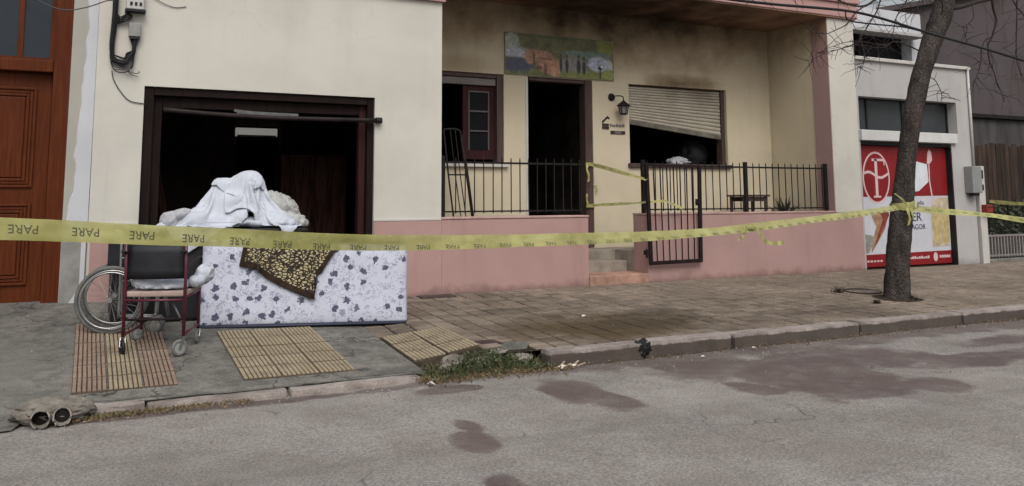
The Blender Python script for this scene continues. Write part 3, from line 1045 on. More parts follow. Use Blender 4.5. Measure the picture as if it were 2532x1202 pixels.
def printed_picture():
    """the faded photograph printed on the board: sleeves and clasped hands, four figures, a small tree"""
    g = N('printed_picture')
    W_, H_ = SX1 - SX0, SZ1 - SZ0
    nz = g.noise(7, 5, 0.65)
    nf = g.noise(26, 4, 0.7)

    nh = g.noise(17, 5, 0.7)

    def el(u, v, ru, rv, amt=0.25, a=1.15, b=0.70, n=nh):
        return g.blob((SX0 + u * W_, YB, SZ0 + v * H_), (ru * W_, 5, rv * H_), n, amt * 1.25, a, b)
    col = g.mix(g.ramp(nz, 0.3, 0.7), (0.055, 0.062, 0.022), (0.135, 0.135, 0.055))
    col = g.mix(g.math('MULTIPLY', g.ramp(nf, 0.5, 0.7), 0.6), col, (0.030, 0.034, 0.018))
    col = g.mix(el(.93, .85, .10, .30), col, (0.16, 0.17, 0.035))
    col = g.mix(el(.06, .78, .07, .24, 0.4), col, (0.27, 0.29, 0.25))
    col = g.mix(el(.74, .60, .26, .10, 0.3), col, (0.10, 0.145, 0.12))
    col = g.mix(el(.62, .30, .14, .26, 0.3), col, (0.16, 0.155, 0.15))
    col = g.mix(el(.86, .38, .12, .20, 0.3), col, (0.31, 0.34, 0.43))
    col = g.mix(el(.96, .32, .03, .20, 0.2), col, (0.36, 0.37, 0.36))
    col = g.mix(el(.75, .05, .32, .14, 0.35), col, (0.13, 0.14, 0.040))
    col = g.mix(el(.95, .14, .07, .14, 0.3), col, (0.18, 0.20, 0.05))
    col = g.mix(el(.10, .52, .12, .15, 0.3), col, (0.28, 0.30, 0.35))
    col = g.mix(el(.10, .24, .17, .19, 0.25), col, (0.040, 0.046, 0.075))
    hand = g.vmax([el(.30, .48, .125, .17, 0.2), el(.38, .30, .11, .24, 0.2), el(.44, .14, .05, .16, 0.2), el(.22, .46, .055, .20, 0.2)])
    col = g.mix(hand, col, g.mix(g.ramp(nz, 0.3, 0.7), (0.21, 0.105, 0.062), (0.36, 0.205, 0.14)))
    dark = g.vmax([el(.255, .40, .010, .17, 0.15), el(.355, .17, .018, .16, 0.15), el(.36, .42, .07, .022, 0.15), el(.30, .20, .03, .06, 0.3)])
    col = g.mix(g.math('MULTIPLY', dark, 0.75), col, (0.06, 0.025, 0.018))
    figs = []
    for u, v, h, w in ((.497, .36, .24, .013), (.553, .34, .24, .016), (.662, .34, .25, .021), (.712, .32, .23, .020)):
        figs += [el(u, v - .05, w, h * .80, 0.12), el(u, v + h * .78, w * .55, .045, 0.05)]
    col = g.mix(g.vmax(figs), col, (0.020, 0.018, 0.017))
    tr = g.vmax([el(.866, .14, .0075, .15, 0.05), el(.866, .29, .022, .055, 0.4, 1.1, 0.8, nf), g.math('MULTIPLY', el(.868, .40, .055, .15, 0.5, 1.1, 0.5, nf), g.ramp(nf, 0.50, 0.58))])
    col = g.mix(tr, col, (0.020, 0.020, 0.026))
    col = g.mix(el(.882, .33, .012, .035, 0.2), col, (0.55, 0.57, 0.58))
    col = g.mix(g.math('MULTIPLY', soot_mask(g), 0.55), col, (0.020, 0.013, 0.010))
    col = g.mix(g.ramp(nf, 0.35, 0.68), g.mix(1.0, col, (1.05, 1.05, 1.05), 'MULTIPLY'), g.mix(1.0, col, (1.75, 1.75, 1.68), 'MULTIPLY'))
    g.set('Base Color', col)
    g.set('Roughness', 0.45)
    return g.m


MB().box(SX0 + 0.006, SX1 - 0.006, YB - 0.0325, YB - 0.0305, SZ0 + 0.006, SZ1 - 0.006).build('picture', printed_picture(), sign)

# ------------------------------------------------------------------ lantern and house plaque
lan = thing('wall_lantern', (7.24, YB, 2.6), 'black wall lantern on a bent arm beside the doorway', 'lantern')
b = MB()
b.tube([(7.235, YB - 0.002, 2.70), (7.235, YB - 0.02, 2.70), (7.235, YB - 0.035, 2.70)], [0.058, 0.058, 0.035], 18)
b.build('back_plate', M_iron, lan, smooth=False)
MB().tube(smooth_path([(7.235, YB - 0.03, 2.70), (7.28, YB - 0.09, 2.712), (7.34, YB - 0.15, 2.70), (7.352, YB - 0.165, 2.66), (7.352, YB - 0.165, 2.62)], 5), 0.009, 8).build('arm', M_iron, lan, smooth=True)


def ring6(r, z, c=(7.352, YB - 0.165)):
    return [(c[0] + r * math.cos(math.pi / 6 + k * math.pi / 3), c[1] + r * math.sin(math.pi / 6 + k * math.pi / 3), z) for k in range(6)]


def stack(rings):
    b = MB()
    vs, fs = [], []
    for R in rings:
        vs += R
    for i in range(len(rings) - 1):
        for k in range(6):
            fs.append((i * 6 + k, i * 6 + (k + 1) % 6, (i + 1) * 6 + (k + 1) % 6, (i + 1) * 6 + k))
    fs.append(tuple(range(5, -1, -1)))
    fs.append(tuple((len(rings) - 1) * 6 + k for k in range(6)))
    return b.add(vs, fs)


stack([ring6(0.105, 2.545), ring6(0.108, 2.553), ring6(0.075, 2.585), ring6(0.045, 2.605), ring6(0.015, 2.635)]).build('lamp_roof', M_iron, lan)
stack([ring6(0.052, 2.435), ring6(0.072, 2.544)]).build('glass', mat('lantern_glass', (0.22, 0.21, 0.19), 0.25, 0.2, 8, 0), lan)
cg = MB()
for p, q in zip(ring6(0.055, 2.43), ring6(0.076, 2.546)):
    cg.bar(p, q, 0.010, 0.010)
cg.build('cage', M_iron, lan)
stack([ring6(0.058, 2.415), ring6(0.062, 2.434)]).build('lamp_base', M_iron, lan)

pq = thing('house_plaque', (7.25, YB, 2.25), 'small dark house-shaped plaque and number plate under the lantern', 'plaque')
M_plq = mat('plaque_brown', (0.045, 0.032, 0.028), 0.6, 0.3, 10)
y0, y1 = YB - 0.014, YB - 0.001
MB().prism_xz([(7.055, 2.315), (7.155, 2.40), (7.19, 2.375), (7.19, 2.352), (7.15, 2.368), (7.07, 2.29)], y0, y1).build('roof_mark', M_plq, pq)
for i in range(2):
    for k in range(2):
        MB().box(7.06 + i * 0.062, 7.115 + i * 0.062, y0, y1, 2.20 + k * 0.045, 2.238 + k * 0.045).build('window_mark', M_plq, pq)
for i, (a, w) in enumerate(((7.20, .03), (7.245, .05), (7.31, .04), (7.365, .05), (7.43, .04))):
    MB().box(a, a + w, y0 + 0.004, y1, 2.238, 2.282 - 0.01 * (i % 2)).build('letter_mark', mat('plaque_grey', (0.16, 0.14, 0.135), 0.6) if i == 0 else bpy.data.materials['plaque_grey'], pq)
MB().box(7.21, 7.475, y0, y1, 2.125, 2.175).build('number_plate', M_plq, pq)
MB().box(7.285, 7.40, y0 - 0.002, y0, 2.133, 2.167).build('number_mark', bpy.data.materials['plaque_grey'], pq)

# ------------------------------------------------------------------ lettering
_txt = {}


def text_geo(s):
    """flat letters, cap height 1, lower left at 0,0"""
    if s not in _txt:
        cu = bpy.data.curves.new('lettering', 'FONT')
        cu.body = s
        cu.resolution_u = 3
        o = bpy.data.objects.new('lettering', cu)
        COL.objects.link(o)
        bpy.context.view_layer.update()
        me = bpy.data.meshes.new_from_object(o.evaluated_get(bpy.context.evaluated_depsgraph_get()))
        vs = [v.co.copy() for v in me.vertices]
        fs = [tuple(p.vertices) for p in me.polygons]
        bpy.data.objects.remove(o)
        bpy.data.curves.remove(cu)
        bpy.data.meshes.remove(me)
        x0 = min(v.x for v in vs)
        y0 = min(v.y for v in vs)
        h = max(v.y for v in vs) - y0
        vs = [((v.x - x0) / h, (v.y - y0) / h) for v in vs]
        _txt[s] = (vs, fs)
    return _txt[s]


def wall_text(s, x, z, h, y, m, parent, name='lettering', wide=1.0):
    vs, fs = text_geo(s)
    b = MB()
    b.add([(x + a * h * wide, y, z + c * h) for a, c in vs], fs)
    return b.build(name, m, parent)


# ------------------------------------------------------------------ neighbouring house on the left, with the timber door
nb = thing('house', (-2.0, 0.4, 0.1), 'grey plastered neighbouring house with a varnished timber door', 'house')
MB().box(-0.20, 0.030, 0.012, 0.40, -0.1, 5.2).build('wall_strip', M_grey, nb)
MB().box(-4.5, -2.2, 0.012, 0.40, -0.1, 5.2).box(-2.198, -0.202, 0.012, 0.40, 3.75, 5.2).build('wall', M_grey, nb)
MB().box(-0.195, 0.025, -0.02, 0.010, 0.0, 0.72).build('plinth', mat('grey_plinth', (0.25, 0.245, 0.235), 0.9, 0.2, 4), nb, bevel=0.004)
# torn strip of white render along the corner
b = MB()
zz = [0.80 + 4.2 * k / 60 for k in range(61)]
vs, fs = [], []
for k, z in enumerate(zz):
    wob = 0.05 * noise.noise(Vector((0, 5, z * 1.6))) + 0.025 * noise.noise(Vector((0, 9, z * 6)))
    xl = -0.125 + 0.055 * sstep(1.4, 2.9, z) + wob
    xl = clamp(xl, -0.17, -0.05)
    t = 0.012 + 0.006 * noise.noise(Vector((3, 2, z * 3)))
    vs += [(xl, 0.011, z), (xl + 0.012, 0.010 - t, z), (lerp(xl, 0.028, 0.55), 0.010 - t - 0.003, z), (0.029, 0.010 - t, z), (0.029, 0.011, z)]
    if k:
        a = (k - 1) * 5
        for q in range(4):
            fs.append((a + q, a + q + 1, a + q + 6, a + q + 5))
fs += [(0, 1, 2, 3, 4), tuple(60 * 5 + q for q in (4, 3, 2, 1, 0))]
b.add(vs, fs)
b.build('torn_render', M_white, nb, smooth=False)
b = MB()
b.box(-0.02, 0.022, -0.034, -0.021, 0.30, 0.80)
b.prism_xz([(-0.17, 0.02), (-0.06, 0.02), (0.022, 0.26), (0.022, 0.33), (-0.03, 0.24)], -0.030, -0.0205)
b.build('torn_render', M_white, nb)
g = N('varnished_wood')
gr_ = g.noise(3.0, 5, 0.65, g.mapv((14, 14, 0.8)))
col = g.mix(g.ramp(gr_, 0.3, 0.7), (0.066, 0.0135, 0.004), (0.104, 0.025, 0.006))
col = g.mix(g.math('MULTIPLY', g.ramp(g.noise(2, 4), 0.45, 0.75), 0.4), col, (0.050, 0.010, 0.003))
g.set('Base Color', col)
g.set('Roughness', 0.55)
g.set('Specular IOR Level', 0.12)
g.bump(gr_, 0.15, 0.004)
M_door = g.m
fr = MB()
fr.box(-0.355, -0.205, 0.03, 0.28, 0.12, 3.70).box(-2.195, -2.045, 0.03, 0.28, 0.12, 3.70).box(-2.043, -0.357, 0.03, 0.28, 2.425, 2.545).box(-2.043, -0.357, 0.03, 0.28, 3.60, 3.70)
fr.build('door_frame', M_door, nb, bevel=0.008)
MB().box(-0.225, -0.200, 0.018, 0.028, 0.12, 3.70).build('frame_edge', M_door, nb)
tf = MB()
for x in (-0.375, -0.665, -0.96, -1.25, -1.54, -2.02):
    tf.box(x - 0.025, x + 0.025, 0.10, 0.16, 2.547, 3.598)
tran = tf.build('transom_window', M_door, nb, bevel=0.004)
for a, c in ((-0.64, -0.40), (-0.935, -0.69), (-1.225, -0.985), (-1.515, -1.275), (-1.995, -1.565)):
    MB().box(a, c, 0.12, 0.13, 2.58, 3.58).build('pane', mat('transom_glass', (0.022, 0.030, 0.040), 0.2, 0.1, 2, 0, spec=0.25) if a == -0.64 else bpy.data.materials['transom_glass'], tran)
    MB().box(a, c, 0.105, 0.15, 2.548, 2.578).build('pane_bead', M_door, tran)
for a, c in ((-1.19, -0.36), (-2.04, -1.21)):
    lf = MB().box(a, c, 0.14, 0.20, 0.13, 2.42).build('door_leaf', M_door, nb, bevel=0.004)
    for z0, z1 in ((1.26, 2.27), (0.30, 1.10)):
        for i, (m_, d) in enumerate(((0.13, 0.022), (0.165, 0.012), (0.195, 0.020), (0.23, 0.006))):
            f = MB()
            xa, xb, za, zb_ = a + m_, c - m_, z0 + m_ - 0.13, z1 - (m_ - 0.13)
            w = 0.026
            if i < 3:
                f.box(xa, xa + w, 0.14 - d, 0.139, za, zb_).box(xb - w, xb, 0.14 - d, 0.139, za, zb_).box(xa + w, xb - w, 0.14 - d, 0.139, za, za + w).box(xa + w, xb - w, 0.14 - d, 0.139, zb_ - w, zb_)
                f.build('moulding', M_door, lf, bevel=0.005)
            else:
                f.box(xa, xb, 0.14 - 0.016, 0.139, za, zb_)
                f.build('panel', M_door, lf, bevel=0.012)
MB().box(-2.20, -0.20, 0.0, 0.40, 0.02, 0.118).build('threshold', M_conc, nb, bevel=0.006)

# ------------------------------------------------------------------ shop on the right
SY = 0.03
shop = thing('shop_building', (12.5, 0.5, 0), 'light grey shop front with red poster door and high strip window', 'shop')
holed_wall(11.06, 13.87, -0.25, 3.36, SY, SY + 0.35, [(11.12, 13.32, -0.3, 2.04), (11.12, 13.51, 2.225, 2.77)]).build('wall', M_shop, shop)
MB().box(11.06, 13.90, SY - 0.05, SY + 0.40, 3.362, 3.42).build('coping', M_trim, shop, bevel=0.008)
MB().box(11.10, 13.42, SY - 0.055, SY + 0.09, 2.05, 2.215).build('fascia', mat('fascia_white', (0.56, 0.56, 0.56), 0.5, 0.08), shop, bevel=0.006)
MB().box(11.13, 13.31, SY + 0.02, SY + 0.14, 1.985, 2.038).build('door_head', M_black, shop)
MB().box(13.292, 13.318, SY + 0.005, SY + 0.2, -0.05, 1.983).build('door_jamb', M_black, shop)
sw = MB()
for x in (11.135, 11.50, 12.35, 13.485):
    sw.box(x - 0.018, x + 0.018, SY + 0.17, SY + 0.22, 2.23, 2.765)
sw.box(11.12, 13.50, SY + 0.172, SY + 0.218, 2.226, 2.25).box(11.12, 13.50, SY + 0.172, SY + 0.218, 2.745, 2.768)
swo = sw.build('window', M_black, shop)
for a, c in ((11.155, 11.48), (11.52, 12.33), (12.37, 13.465)):
    MB().box(a, c, SY + 0.19, SY + 0.20, 2.25, 2.745).build('pane', mat('shop_glass', (0.04, 0.046, 0.050), 0.2, 0.1, 2, 0, spec=0.35) if a == 11.155 else bpy.data.materials['shop_glass'], swo)
MB().box(11.06, 13.87, 1.2, 1.4, -0.2, 3.36).build('inner_wall', M_soot, shop)
MB().tube([(13.84, SY - 0.03, 3.39), (13.84, SY - 0.03, 1.66)], 0.022, 8).build('downpipe', M_trim, shop, smooth=True)
# set-back upper floor
UY = 1.5
up_ = MB()
holed_wall(11.2, 14.65, 3.42, 4.74, UY, UY + 0.3, [(11.6, 14.35, 3.50, 4.26)]).build('upper_wall', M_white, shop)
MB().box(11.62, 14.33, UY + 0.22, UY + 0.26, 3.52, 4.25).build('upper_window', M_glassdk, shop)
MB().box(11.6, 14.4, UY - 0.30, UY - 0.02, 4.20, 4.26).build('window_hood', M_shop, shop, bevel=0.005)
MB().box(13.0, 13.05, UY + 0.1, UY + 0.2, 3.5, 4.26).build('mullion', M_iron, shop)
MB().box(11.2, 14.65, UY + 0.302, 6.0, 3.42, 4.74).build('upper_side', M_white, shop)
MB().box(11.06, 13.87, SY + 0.352, UY - 0.001, 3.30, 3.358).build('terrace', M_conc, shop)
# poster covering the shop door
PY = SY + 0.105
M_red = mat('poster_red', (0.21, 0.012, 0.016), 0.4, 0.15, 3, 0)
M_pw = mat('poster_white', (0.52, 0.53, 0.58), 0.4, 0.06, 3, 0)
po = thing('poster', (12.2, PY, 0), 'red and white printed poster with an F logo in an oval, covering the shop door', 'poster')
MB().box(11.16, 13.288, PY, PY + 0.03, 0.02, 1.975).build('panel', M_pw, po)
y = PY - 0.0015


def pp_(shapes, y, m, name='print'):
    b = MB()
    for s in shapes:
        if s[0] == 'e':
            b.ellipse_xz(s[1], s[2], s[3], y, y + 0.001, 40)
        else:
            b.prism_xz(s[1], y, y + 0.001)
    return b.build(name, m, po)


pp_([('p', [(11.16, 1.14), (13.288, 1.16), (13.288, 1.975), (11.16, 1.975)]), ('p', [(11.16, 0.02), (13.288, 0.02), (13.288, 0.235), (11.16, 0.215)])], y, M_red)
M_logo = mat('logo_pale', (0.62, 0.45, 0.46), 0.4, 0.05, 3, 0)
y -= 0.0013
pp_([('e', (11.56, 1.455), 0.315, 0.425)], y, M_logo)
M_yel = mat('poster_yellow', (0.46, 0.37, 0.17), 0.4, 0.25, 9, 0)
M_amber = mat('poster_amber', (0.34, 0.20, 0.12), 0.4, 0.3, 9, 0)
M_brn = mat('poster_brown', (0.20, 0.045, 0.03), 0.4, 0.3, 9, 0)
M_navy = mat('poster_navy', (0.035, 0.03, 0.09), 0.4, 0.1, 9, 0)
M_gry = mat('poster_grey', (0.30, 0.29, 0.27), 0.4, 0.3, 6, 0)
pp_([('p', [(12.30, 1.74), (12.44, 1.76), (12.62, 1.72), (12.80, 1.69), (12.82, 1.40), (12.56, 1.235), (12.44, 1.23), (12.34, 1.42)])], y, mat('poster_pitcher', (0.62, 0.66, 0.70), 0.4, 0.08, 6, 0))
pp_([('p', [(12.80, 1.70), (12.83, 1.88), (12.87, 1.95), (12.93, 1.90), (12.94, 1.76), (12.86, 1.69)]), ('p', [(12.835, 1.70), (12.862, 1.70), (12.858, 1.40), (12.90, 1.16), (12.94, 1.08), (12.90, 1.08), (12.865, 1.17), (12.83, 1.40)])], y, M_logo)
# foamy glasses at the right, bottle shape at the left
pp_([('p', [(12.83, 0.30), (13.27, 0.31), (13.27, 0.86), (12.83, 0.86)]), ('p', [(12.80, 0.86), (13.28, 0.86), (13.28, 1.12), (13.05, 1.13), (12.90, 1.06)])], y, mat('poster_foam', (0.48, 0.41, 0.30), 0.4, 0.25, 7, 0))
pp_([('p', [(11.40, 0.84), (11.76, 0.93), (11.80, 0.86), (11.70, 0.62), (11.46, 0.34), (11.36, 0.24), (11.40, 0.44), (11.50, 0.66)])], y, M_amber)
y -= 0.0013
pp_([('e', (11.56, 1.455), 0.285, 0.392)], y, M_red)
pp_([('p', [(12.88, 0.36), (13.02, 0.36), (13.05, 0.84), (12.86, 0.84)]), ('p', [(13.08, 0.37), (13.24, 0.37), (13.26, 0.84), (13.09, 0.84)])], y, M_yel)
pp_([('p', [(11.58, 0.90), (11.80, 0.92), (11.81, 0.84), (11.66, 0.62), (11.50, 0.40), (11.44, 0.36), (11.56, 0.60), (11.66, 0.78)])], y, M_brn)
pp_([('p', [(11.17, 0.24), (11.30, 0.24), (11.46, 0.45), (11.40, 0.52), (11.17, 0.55)])], y, M_gry)
y -= 0.0013
# the F with serifs and the wave across the oval
pp_([('p', [(11.53, 1.16), (11.59, 1.16), (11.59, 1.76), (11.53, 1.76)]), ('p', [(11.48, 1.13), (11.65, 1.13), (11.65, 1.16), (11.48, 1.16)]),
     ('p', [(11.47, 1.725), (11.74, 1.725), (11.745, 1.66), (11.765, 1.66), (11.765, 1.765), (11.47, 1.765)])], y, M_logo, 'letter_mark')
wave = []
for k in range(21):
    t = k / 20
    wave.append((11.28 + 0.56 * t, 1.50 + 0.045 * math.sin(2 * math.pi * (t * 1.0 + 0.08))))
pp_([('p', [(x, z - 0.022) for x, z in wave] + [(x, z + 0.022) for x, z in reversed(wave)])], y - 0.0013, M_logo, 'letter_mark')
wall_text('P', 11.87, 1.00, 0.07, y, M_navy, po)
wall_text('adu', 12.50, 1.01, 0.075, y, M_navy, po, wide=1.1)
wall_text('ER', 12.36, 0.74, 0.14, y, M_navy, po, wide=1.1)
wall_text('AGOR', 12.33, 0.60, 0.085, y, M_navy, po)
for k in range(9):
    MB().box(12.24 + k * 0.055, 12.285 + k * 0.055, y, y + 0.001, 0.115, 0.145 + 0.008 * (k % 3)).build('lettering', M_logo, po)
for k in range(5):
    MB().box(11.25 + k * 0.075, 11.30 + k * 0.075, y, y + 0.001, 0.095, 0.125).build('lettering', M_logo, po)
for k in range(5):
    MB().box(12.98 + k * 0.055, 13.025 + k * 0.055, y, y + 0.001, 0.115, 0.16).build('lettering', M_logo, po)
pp_([('e', (12.88, 0.135), 0.055, 0.075)], y, M_logo, 'round_mark')
# meter cupboard on the shop pier, white meter board beside it
mbx = thing('meter_box', (13.7, SY, 1.2), 'grey metal meter box on the shop pier', 'meter box')
MB().box(13.60, 13.845, SY - 0.16, SY - 0.002, 1.20, 1.66).build('case', mat('grey_metal_box', (0.24, 0.245, 0.245), 0.5, 0.1, 6), mbx, bevel=0.01)
MB().box(13.66, 13.80, SY - 0.13, SY - 0.03, 1.15, 1.199).build('cable_entry', M_black, mbx)
mw = thing('meter_board', (13.97, SY, 0), 'narrow white post with two dark meter windows next to the shop', 'meter board')
MB().box(13.905, 14.075, SY - 0.05, SY + 0.09, -0.2, 1.67).build('post', M_trim, mw, bevel=0.008)
MB().box(13.945, 14.025, SY - 0.062, SY - 0.051, 1.45, 1.60).build('meter_window', M_black, mw)
MB().box(13.955, 14.025, SY - 0.062, SY - 0.051, 1.25, 1.35).build('meter_window', M_black, mw)

# ------------------------------------------------------------------ beyond the shop: bar fence, hedge, board fence, tall dark building
bf = thing('bar_fence', (17, 0.0, 0), 'low pale metal bar fence at the right edge beyond the shop', 'fence')
MB().box(14.08, 24, -0.02, 0.10, -0.25, 0.06).build('base', M_conc, bf, bevel=0.01)
MB().box(14.08, 24, 0.02, 0.05, 0.44, 0.475).build('rail', mat('pale_paint', (0.20, 0.18, 0.175), 0.7), bf)
MB().box(14.08, 24, 0.02, 0.05, 0.10, 0.13).build('rail', bpy.data.materials['pale_paint'], bf)
src = None
x = 14.14
while x < 19:
    if src is None:
        src = local_part(MB().box(-0.016, 0.016, -0.012, 0.012, -0.19, 0.19), 'bar', bpy.data.materials['pale_paint'], bf)
        src.location = Vector((x, 0.035, 0.27)) - ORG[bf.as_pointer()]
    else:
        inst(src, bf, (x, 0.035, 0.27))
    x += 0.085
wfz = thing('board_fence', (18, 2.0, 0), 'brown upright board fence behind the hedge at right', 'fence')
M_bd = mat('weathered_board', (0.045, 0.031, 0.025), 0.85, 0.35, 3, 0.3, 50, 0.2, rnd=0.45, vscale=(4, 4, 0.5))
src = None
x = 14.2
while x < 25:
    if src is None:
        src = local_part(MB().box(-0.068, 0.068, -0.012, 0.012, -1.2, 1.2), 'board', M_bd, wfz)
        src.location = Vector((x, 2.0, 1.05)) - ORG[wfz.as_pointer()]
    else:
        inst(src, wfz, (x, 2.0 + random.uniform(-0.006, 0.006), 1.05 + random.uniform(-0.04, 0.04)))
    x += 0.15


def leaves(cells, n, size, seed, shape):
    """n small folded leaf quads scattered by shape(rnd)->point"""
    rnd = random.Random(seed)
    b = MB()
    for _ in range(n):
        p = Vector(shape(rnd))
        d = Vector((rnd.gauss(0, 1), rnd.gauss(0, 1), rnd.gauss(0.3, 0.8))).normalized()
        u = d.orthogonal().normalized()
        u = (Matrix.Rotation(rnd.uniform(0, 6.28), 3, d) @ u)
        w = d.cross(u)
        s = size * rnd.uniform(0.6, 1.4)
        b.add([p - u * s, p + w * s * 0.5 + d * s * 0.15, p + u * s, p - w * s * 0.5 + d * s * 0.15], [(0, 1, 2, 3)])
    return b


M_hedge = leafmat('hedge_leaf', (0.020, 0.028, 0.014), (0.045, 0.052, 0.022))
hd = thing('hedge', (17, 0.7, 0), 'dark clipped hedge between the bar fence and the board fence', 'hedge')
leaves(0, 9000, 0.035, 5, lambda r: (r.uniform(14.1, 19), 0.65 + r.gauss(0, 0.14), r.uniform(0.05, 1.02 + 0.05 * math.sin(r.random() * 9)))).build('foliage', M_hedge, hd)
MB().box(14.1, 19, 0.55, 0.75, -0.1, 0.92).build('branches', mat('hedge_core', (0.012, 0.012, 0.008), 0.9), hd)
rb = thing('letter_box', (13.98, -0.12, 0.85), 'small red box fixed on the white post beside the bar fence', 'box')
MB().box(13.93, 14.09, -0.13, -0.022, 0.86, 1.00).build('case', mat('red_paint', (0.24, 0.03, 0.025), 0.5, 0.2, 9), rb, bevel=0.008)
MB().box(13.95, 14.07, -0.136, -0.131, 0.95, 0.965).build('slot', M_black, rb)
db = thing('building', (24, 8, 0), 'tall dark grey rendered building behind the fences at right', 'building')
b = MB()
DY = 4.0
b.add([(14.9, DY, -0.3), (40, DY, -0.3), (40, DY, 11.0), (19.2, DY, 6.05), (14.9, DY, 5.1), (14.9, 16, -0.3), (40, 16, -0.3), (40, 16, 11.0), (19.2, 16, 6.05), (14.9, 16, 5.1)],
      [(0, 1, 2, 3, 4), (9, 8, 7, 6, 5), (4, 3, 8, 9), (3, 2, 7, 8), (0, 4, 9, 5), (1, 6, 7, 2)])
b.build('wall', M_dkwall, db)
MB().box(14.9, 40, DY - 0.14, DY - 0.002, 3.10, 3.20).build('ledge', M_iron, db, bevel=0.01)
MB().box(14.9, 40, DY - 0.03, DY - 0.002, -0.3, 3.09).build('lower_wall', mat('dark_lower_render', (0.065, 0.06, 0.062), 0.9, 0.3, 1.2, 0.3, 40, 0.2, vscale=(3, 3, 0.5)), db)
b = MB()
b.bar((19.2, DY - 0.02, 6.11), (40, DY - 0.02, 11.08), 0.3, 0.12).bar((14.85, DY - 0.02, 5.16), (19.2, DY - 0.02, 6.11), 0.3, 0.12)
b.build('parapet', M_dkwall, db)

# ------------------------------------------------------------------ electrical boxes and cables on the cream wall
e1 = thing('meter_box', (0.36, -0.05, 3.1), 'pale electrical box at the top edge above the dark cable bundle', 'electrical box')
MB().box(0.285, 0.455, -0.10, -0.002, 3.125, 3.36).build('case', mat('pale_plastic', (0.46, 0.45, 0.44), 0.5, 0.1, 6), e1, bevel=0.008)
MB().box(0.275, 0.475, -0.115, -0.002, 3.095, 3.122).build('base', M_black, e1, bevel=0.004)
for k in range(3):
    MB().box(0.32 + 0.045 * k, 0.345 + 0.045 * k, -0.103, -0.1005, 3.16, 3.20).build('slot', M_black, e1)
e2 = thing('junction_box', (0.38, -0.03, 2.8), 'small grey junction box with cable loops hanging below', 'electrical box')
MB().box(0.322, 0.438, -0.075, -0.002, 2.84, 2.985).build('case', mat('grey_plastic', (0.25, 0.245, 0.24), 0.5, 0.15, 6), e2, bevel=0.006)
MB().box(0.335, 0.43, -0.07, -0.004, 2.812, 2.839).build('gland', M_black, e2)
cb = thing('cable_bundle', (0.25, -0.03, 2.5), 'bundle of black cables looping down beside the grey junction box', 'cables')
rnd = random.Random(3)
for k in range(11):
    o = rnd.uniform(-0.022, 0.022)
    d = rnd.uniform(0.0, 0.16)
    yy = -0.02 - rnd.uniform(0, 0.04)
    xe = 0.345 + 0.075 * k / 10
    pts = [(0.185 + o, yy, 3.9), (0.19 + o, yy, 3.3), (0.185 + o * 1.2, yy, 2.96), (0.172 + o, yy, 2.75 - d * 0.1), (0.165 + o + d * 0.2, yy, 2.60 - 0.02 * o), (0.21 + o, yy, 2.47 + d), (0.29, yy - 0.01, 2.445 + d), (0.36 - d * 0.3, yy, 2.50 + d), (0.39 + o * 0.5 - d * .1, yy, 2.65 + d * 0.3), (xe, yy, 2.82)]
    MB().tube(smooth_path(pts, 5), 0.0075 if k < 8 else 0.005, 6).build('cable', M_black, cb, smooth=True)
for k in range(6):
    w = 0.05 + 0.014 * k
    MB().tube(smooth_path([(0.175, -0.02, 2.80), (0.18, -0.03, 2.66 - 0.03 * k), (0.22 + 0.01 * k, -0.045, 2.575 - 0.018 * k), (0.27 + w * 0.5, -0.05, 2.56 - 0.015 * k), (0.33 + w * 0.4, -0.04, 2.64 - 0.02 * k), (0.37, -0.03, 2.80)], 5), 0.0035, 6).build('cable', M_black, cb, smooth=True)
for k in range(4):
    MB().tube(smooth_path([(0.20, -0.03, 2.96 + 0.02 * k), (0.26, -0.05, 2.985 + 0.02 * k), (0.33, -0.06, 3.02 + 0.015 * k), (0.345, -0.05, 3.06), (0.30, -0.04, 3.08), (0.24, -0.03, 3.04 - 0.02 * k), (0.20, -0.03, 3.08)], 5), 0.007, 6).build('cable', M_black, cb, smooth=True)
MB().tube(smooth_path([(0.172, -0.03, 3.9), (0.176, -0.035, 2.9), (0.165, -0.03, 2.7)], 4), 0.02, 8).build('cable', M_black, cb, smooth=True)
for pts in ([(0.33, -0.03, 2.475), (0.40, -0.04, 2.45), (0.44, -0.05, 2.46), (0.435, -0.05, 2.475)], [(0.33, -0.03, 2.47), (0.38, -0.04, 2.43), (0.43, -0.05, 2.42)]):
    MB().tube(smooth_path(pts, 4), 0.004, 6).build('cable', M_black, cb, smooth=True)
MB().tube(smooth_path([(0.18, -0.012, 2.47), (0.20, -0.012, 2.38), (0.27, -0.010, 2.26), (0.36, -0.010, 2.165), (0.49, -0.008, 2.14), (0.52, 0.02, 2.135)], 6), 0.005, 6).build('loose_wire', mat('grey_wire', (0.07, 0.07, 0.075), 0.5), None, (0.3, 0, 2.3), smooth=True, label='thin dark wire drooping from the cable bundle to the garage corner', cat='wire')
MB().tube(smooth_path([(-1.4, -0.3, 3.75), (-0.63, -0.3, 3.18), (-0.46, -0.3, 3.06), (-0.28, -0.3, 3.01), (-0.1, -0.3, 3.05), (0.08, -0.28, 3.14), (0.19, -0.12, 3.24), (0.20, -0.03, 3.6)], 6), 0.006, 6).build('hanging_wire', bpy.data.materials['grey_wire'], None, (-0.2, -0.3, 3.0), smooth=True, label='thin wire sagging across the top of the timber door', cat='wire')
MB().tube(smooth_path([(0.40, -0.02, 3.5), (0.47, -0.015, 3.34), (0.61, -0.015, 3.25), (0.71, -0.012, 3.21), (0.79, -0.010, 3.20), (0.88, -0.008, 3.22)], 6), 0.004, 6).build('loose_wire', bpy.data.materials['grey_wire'], None, (0.6, 0, 3.3), smooth=True, label='short thin wire curving out of the top edge over the cream wall', cat='wire')

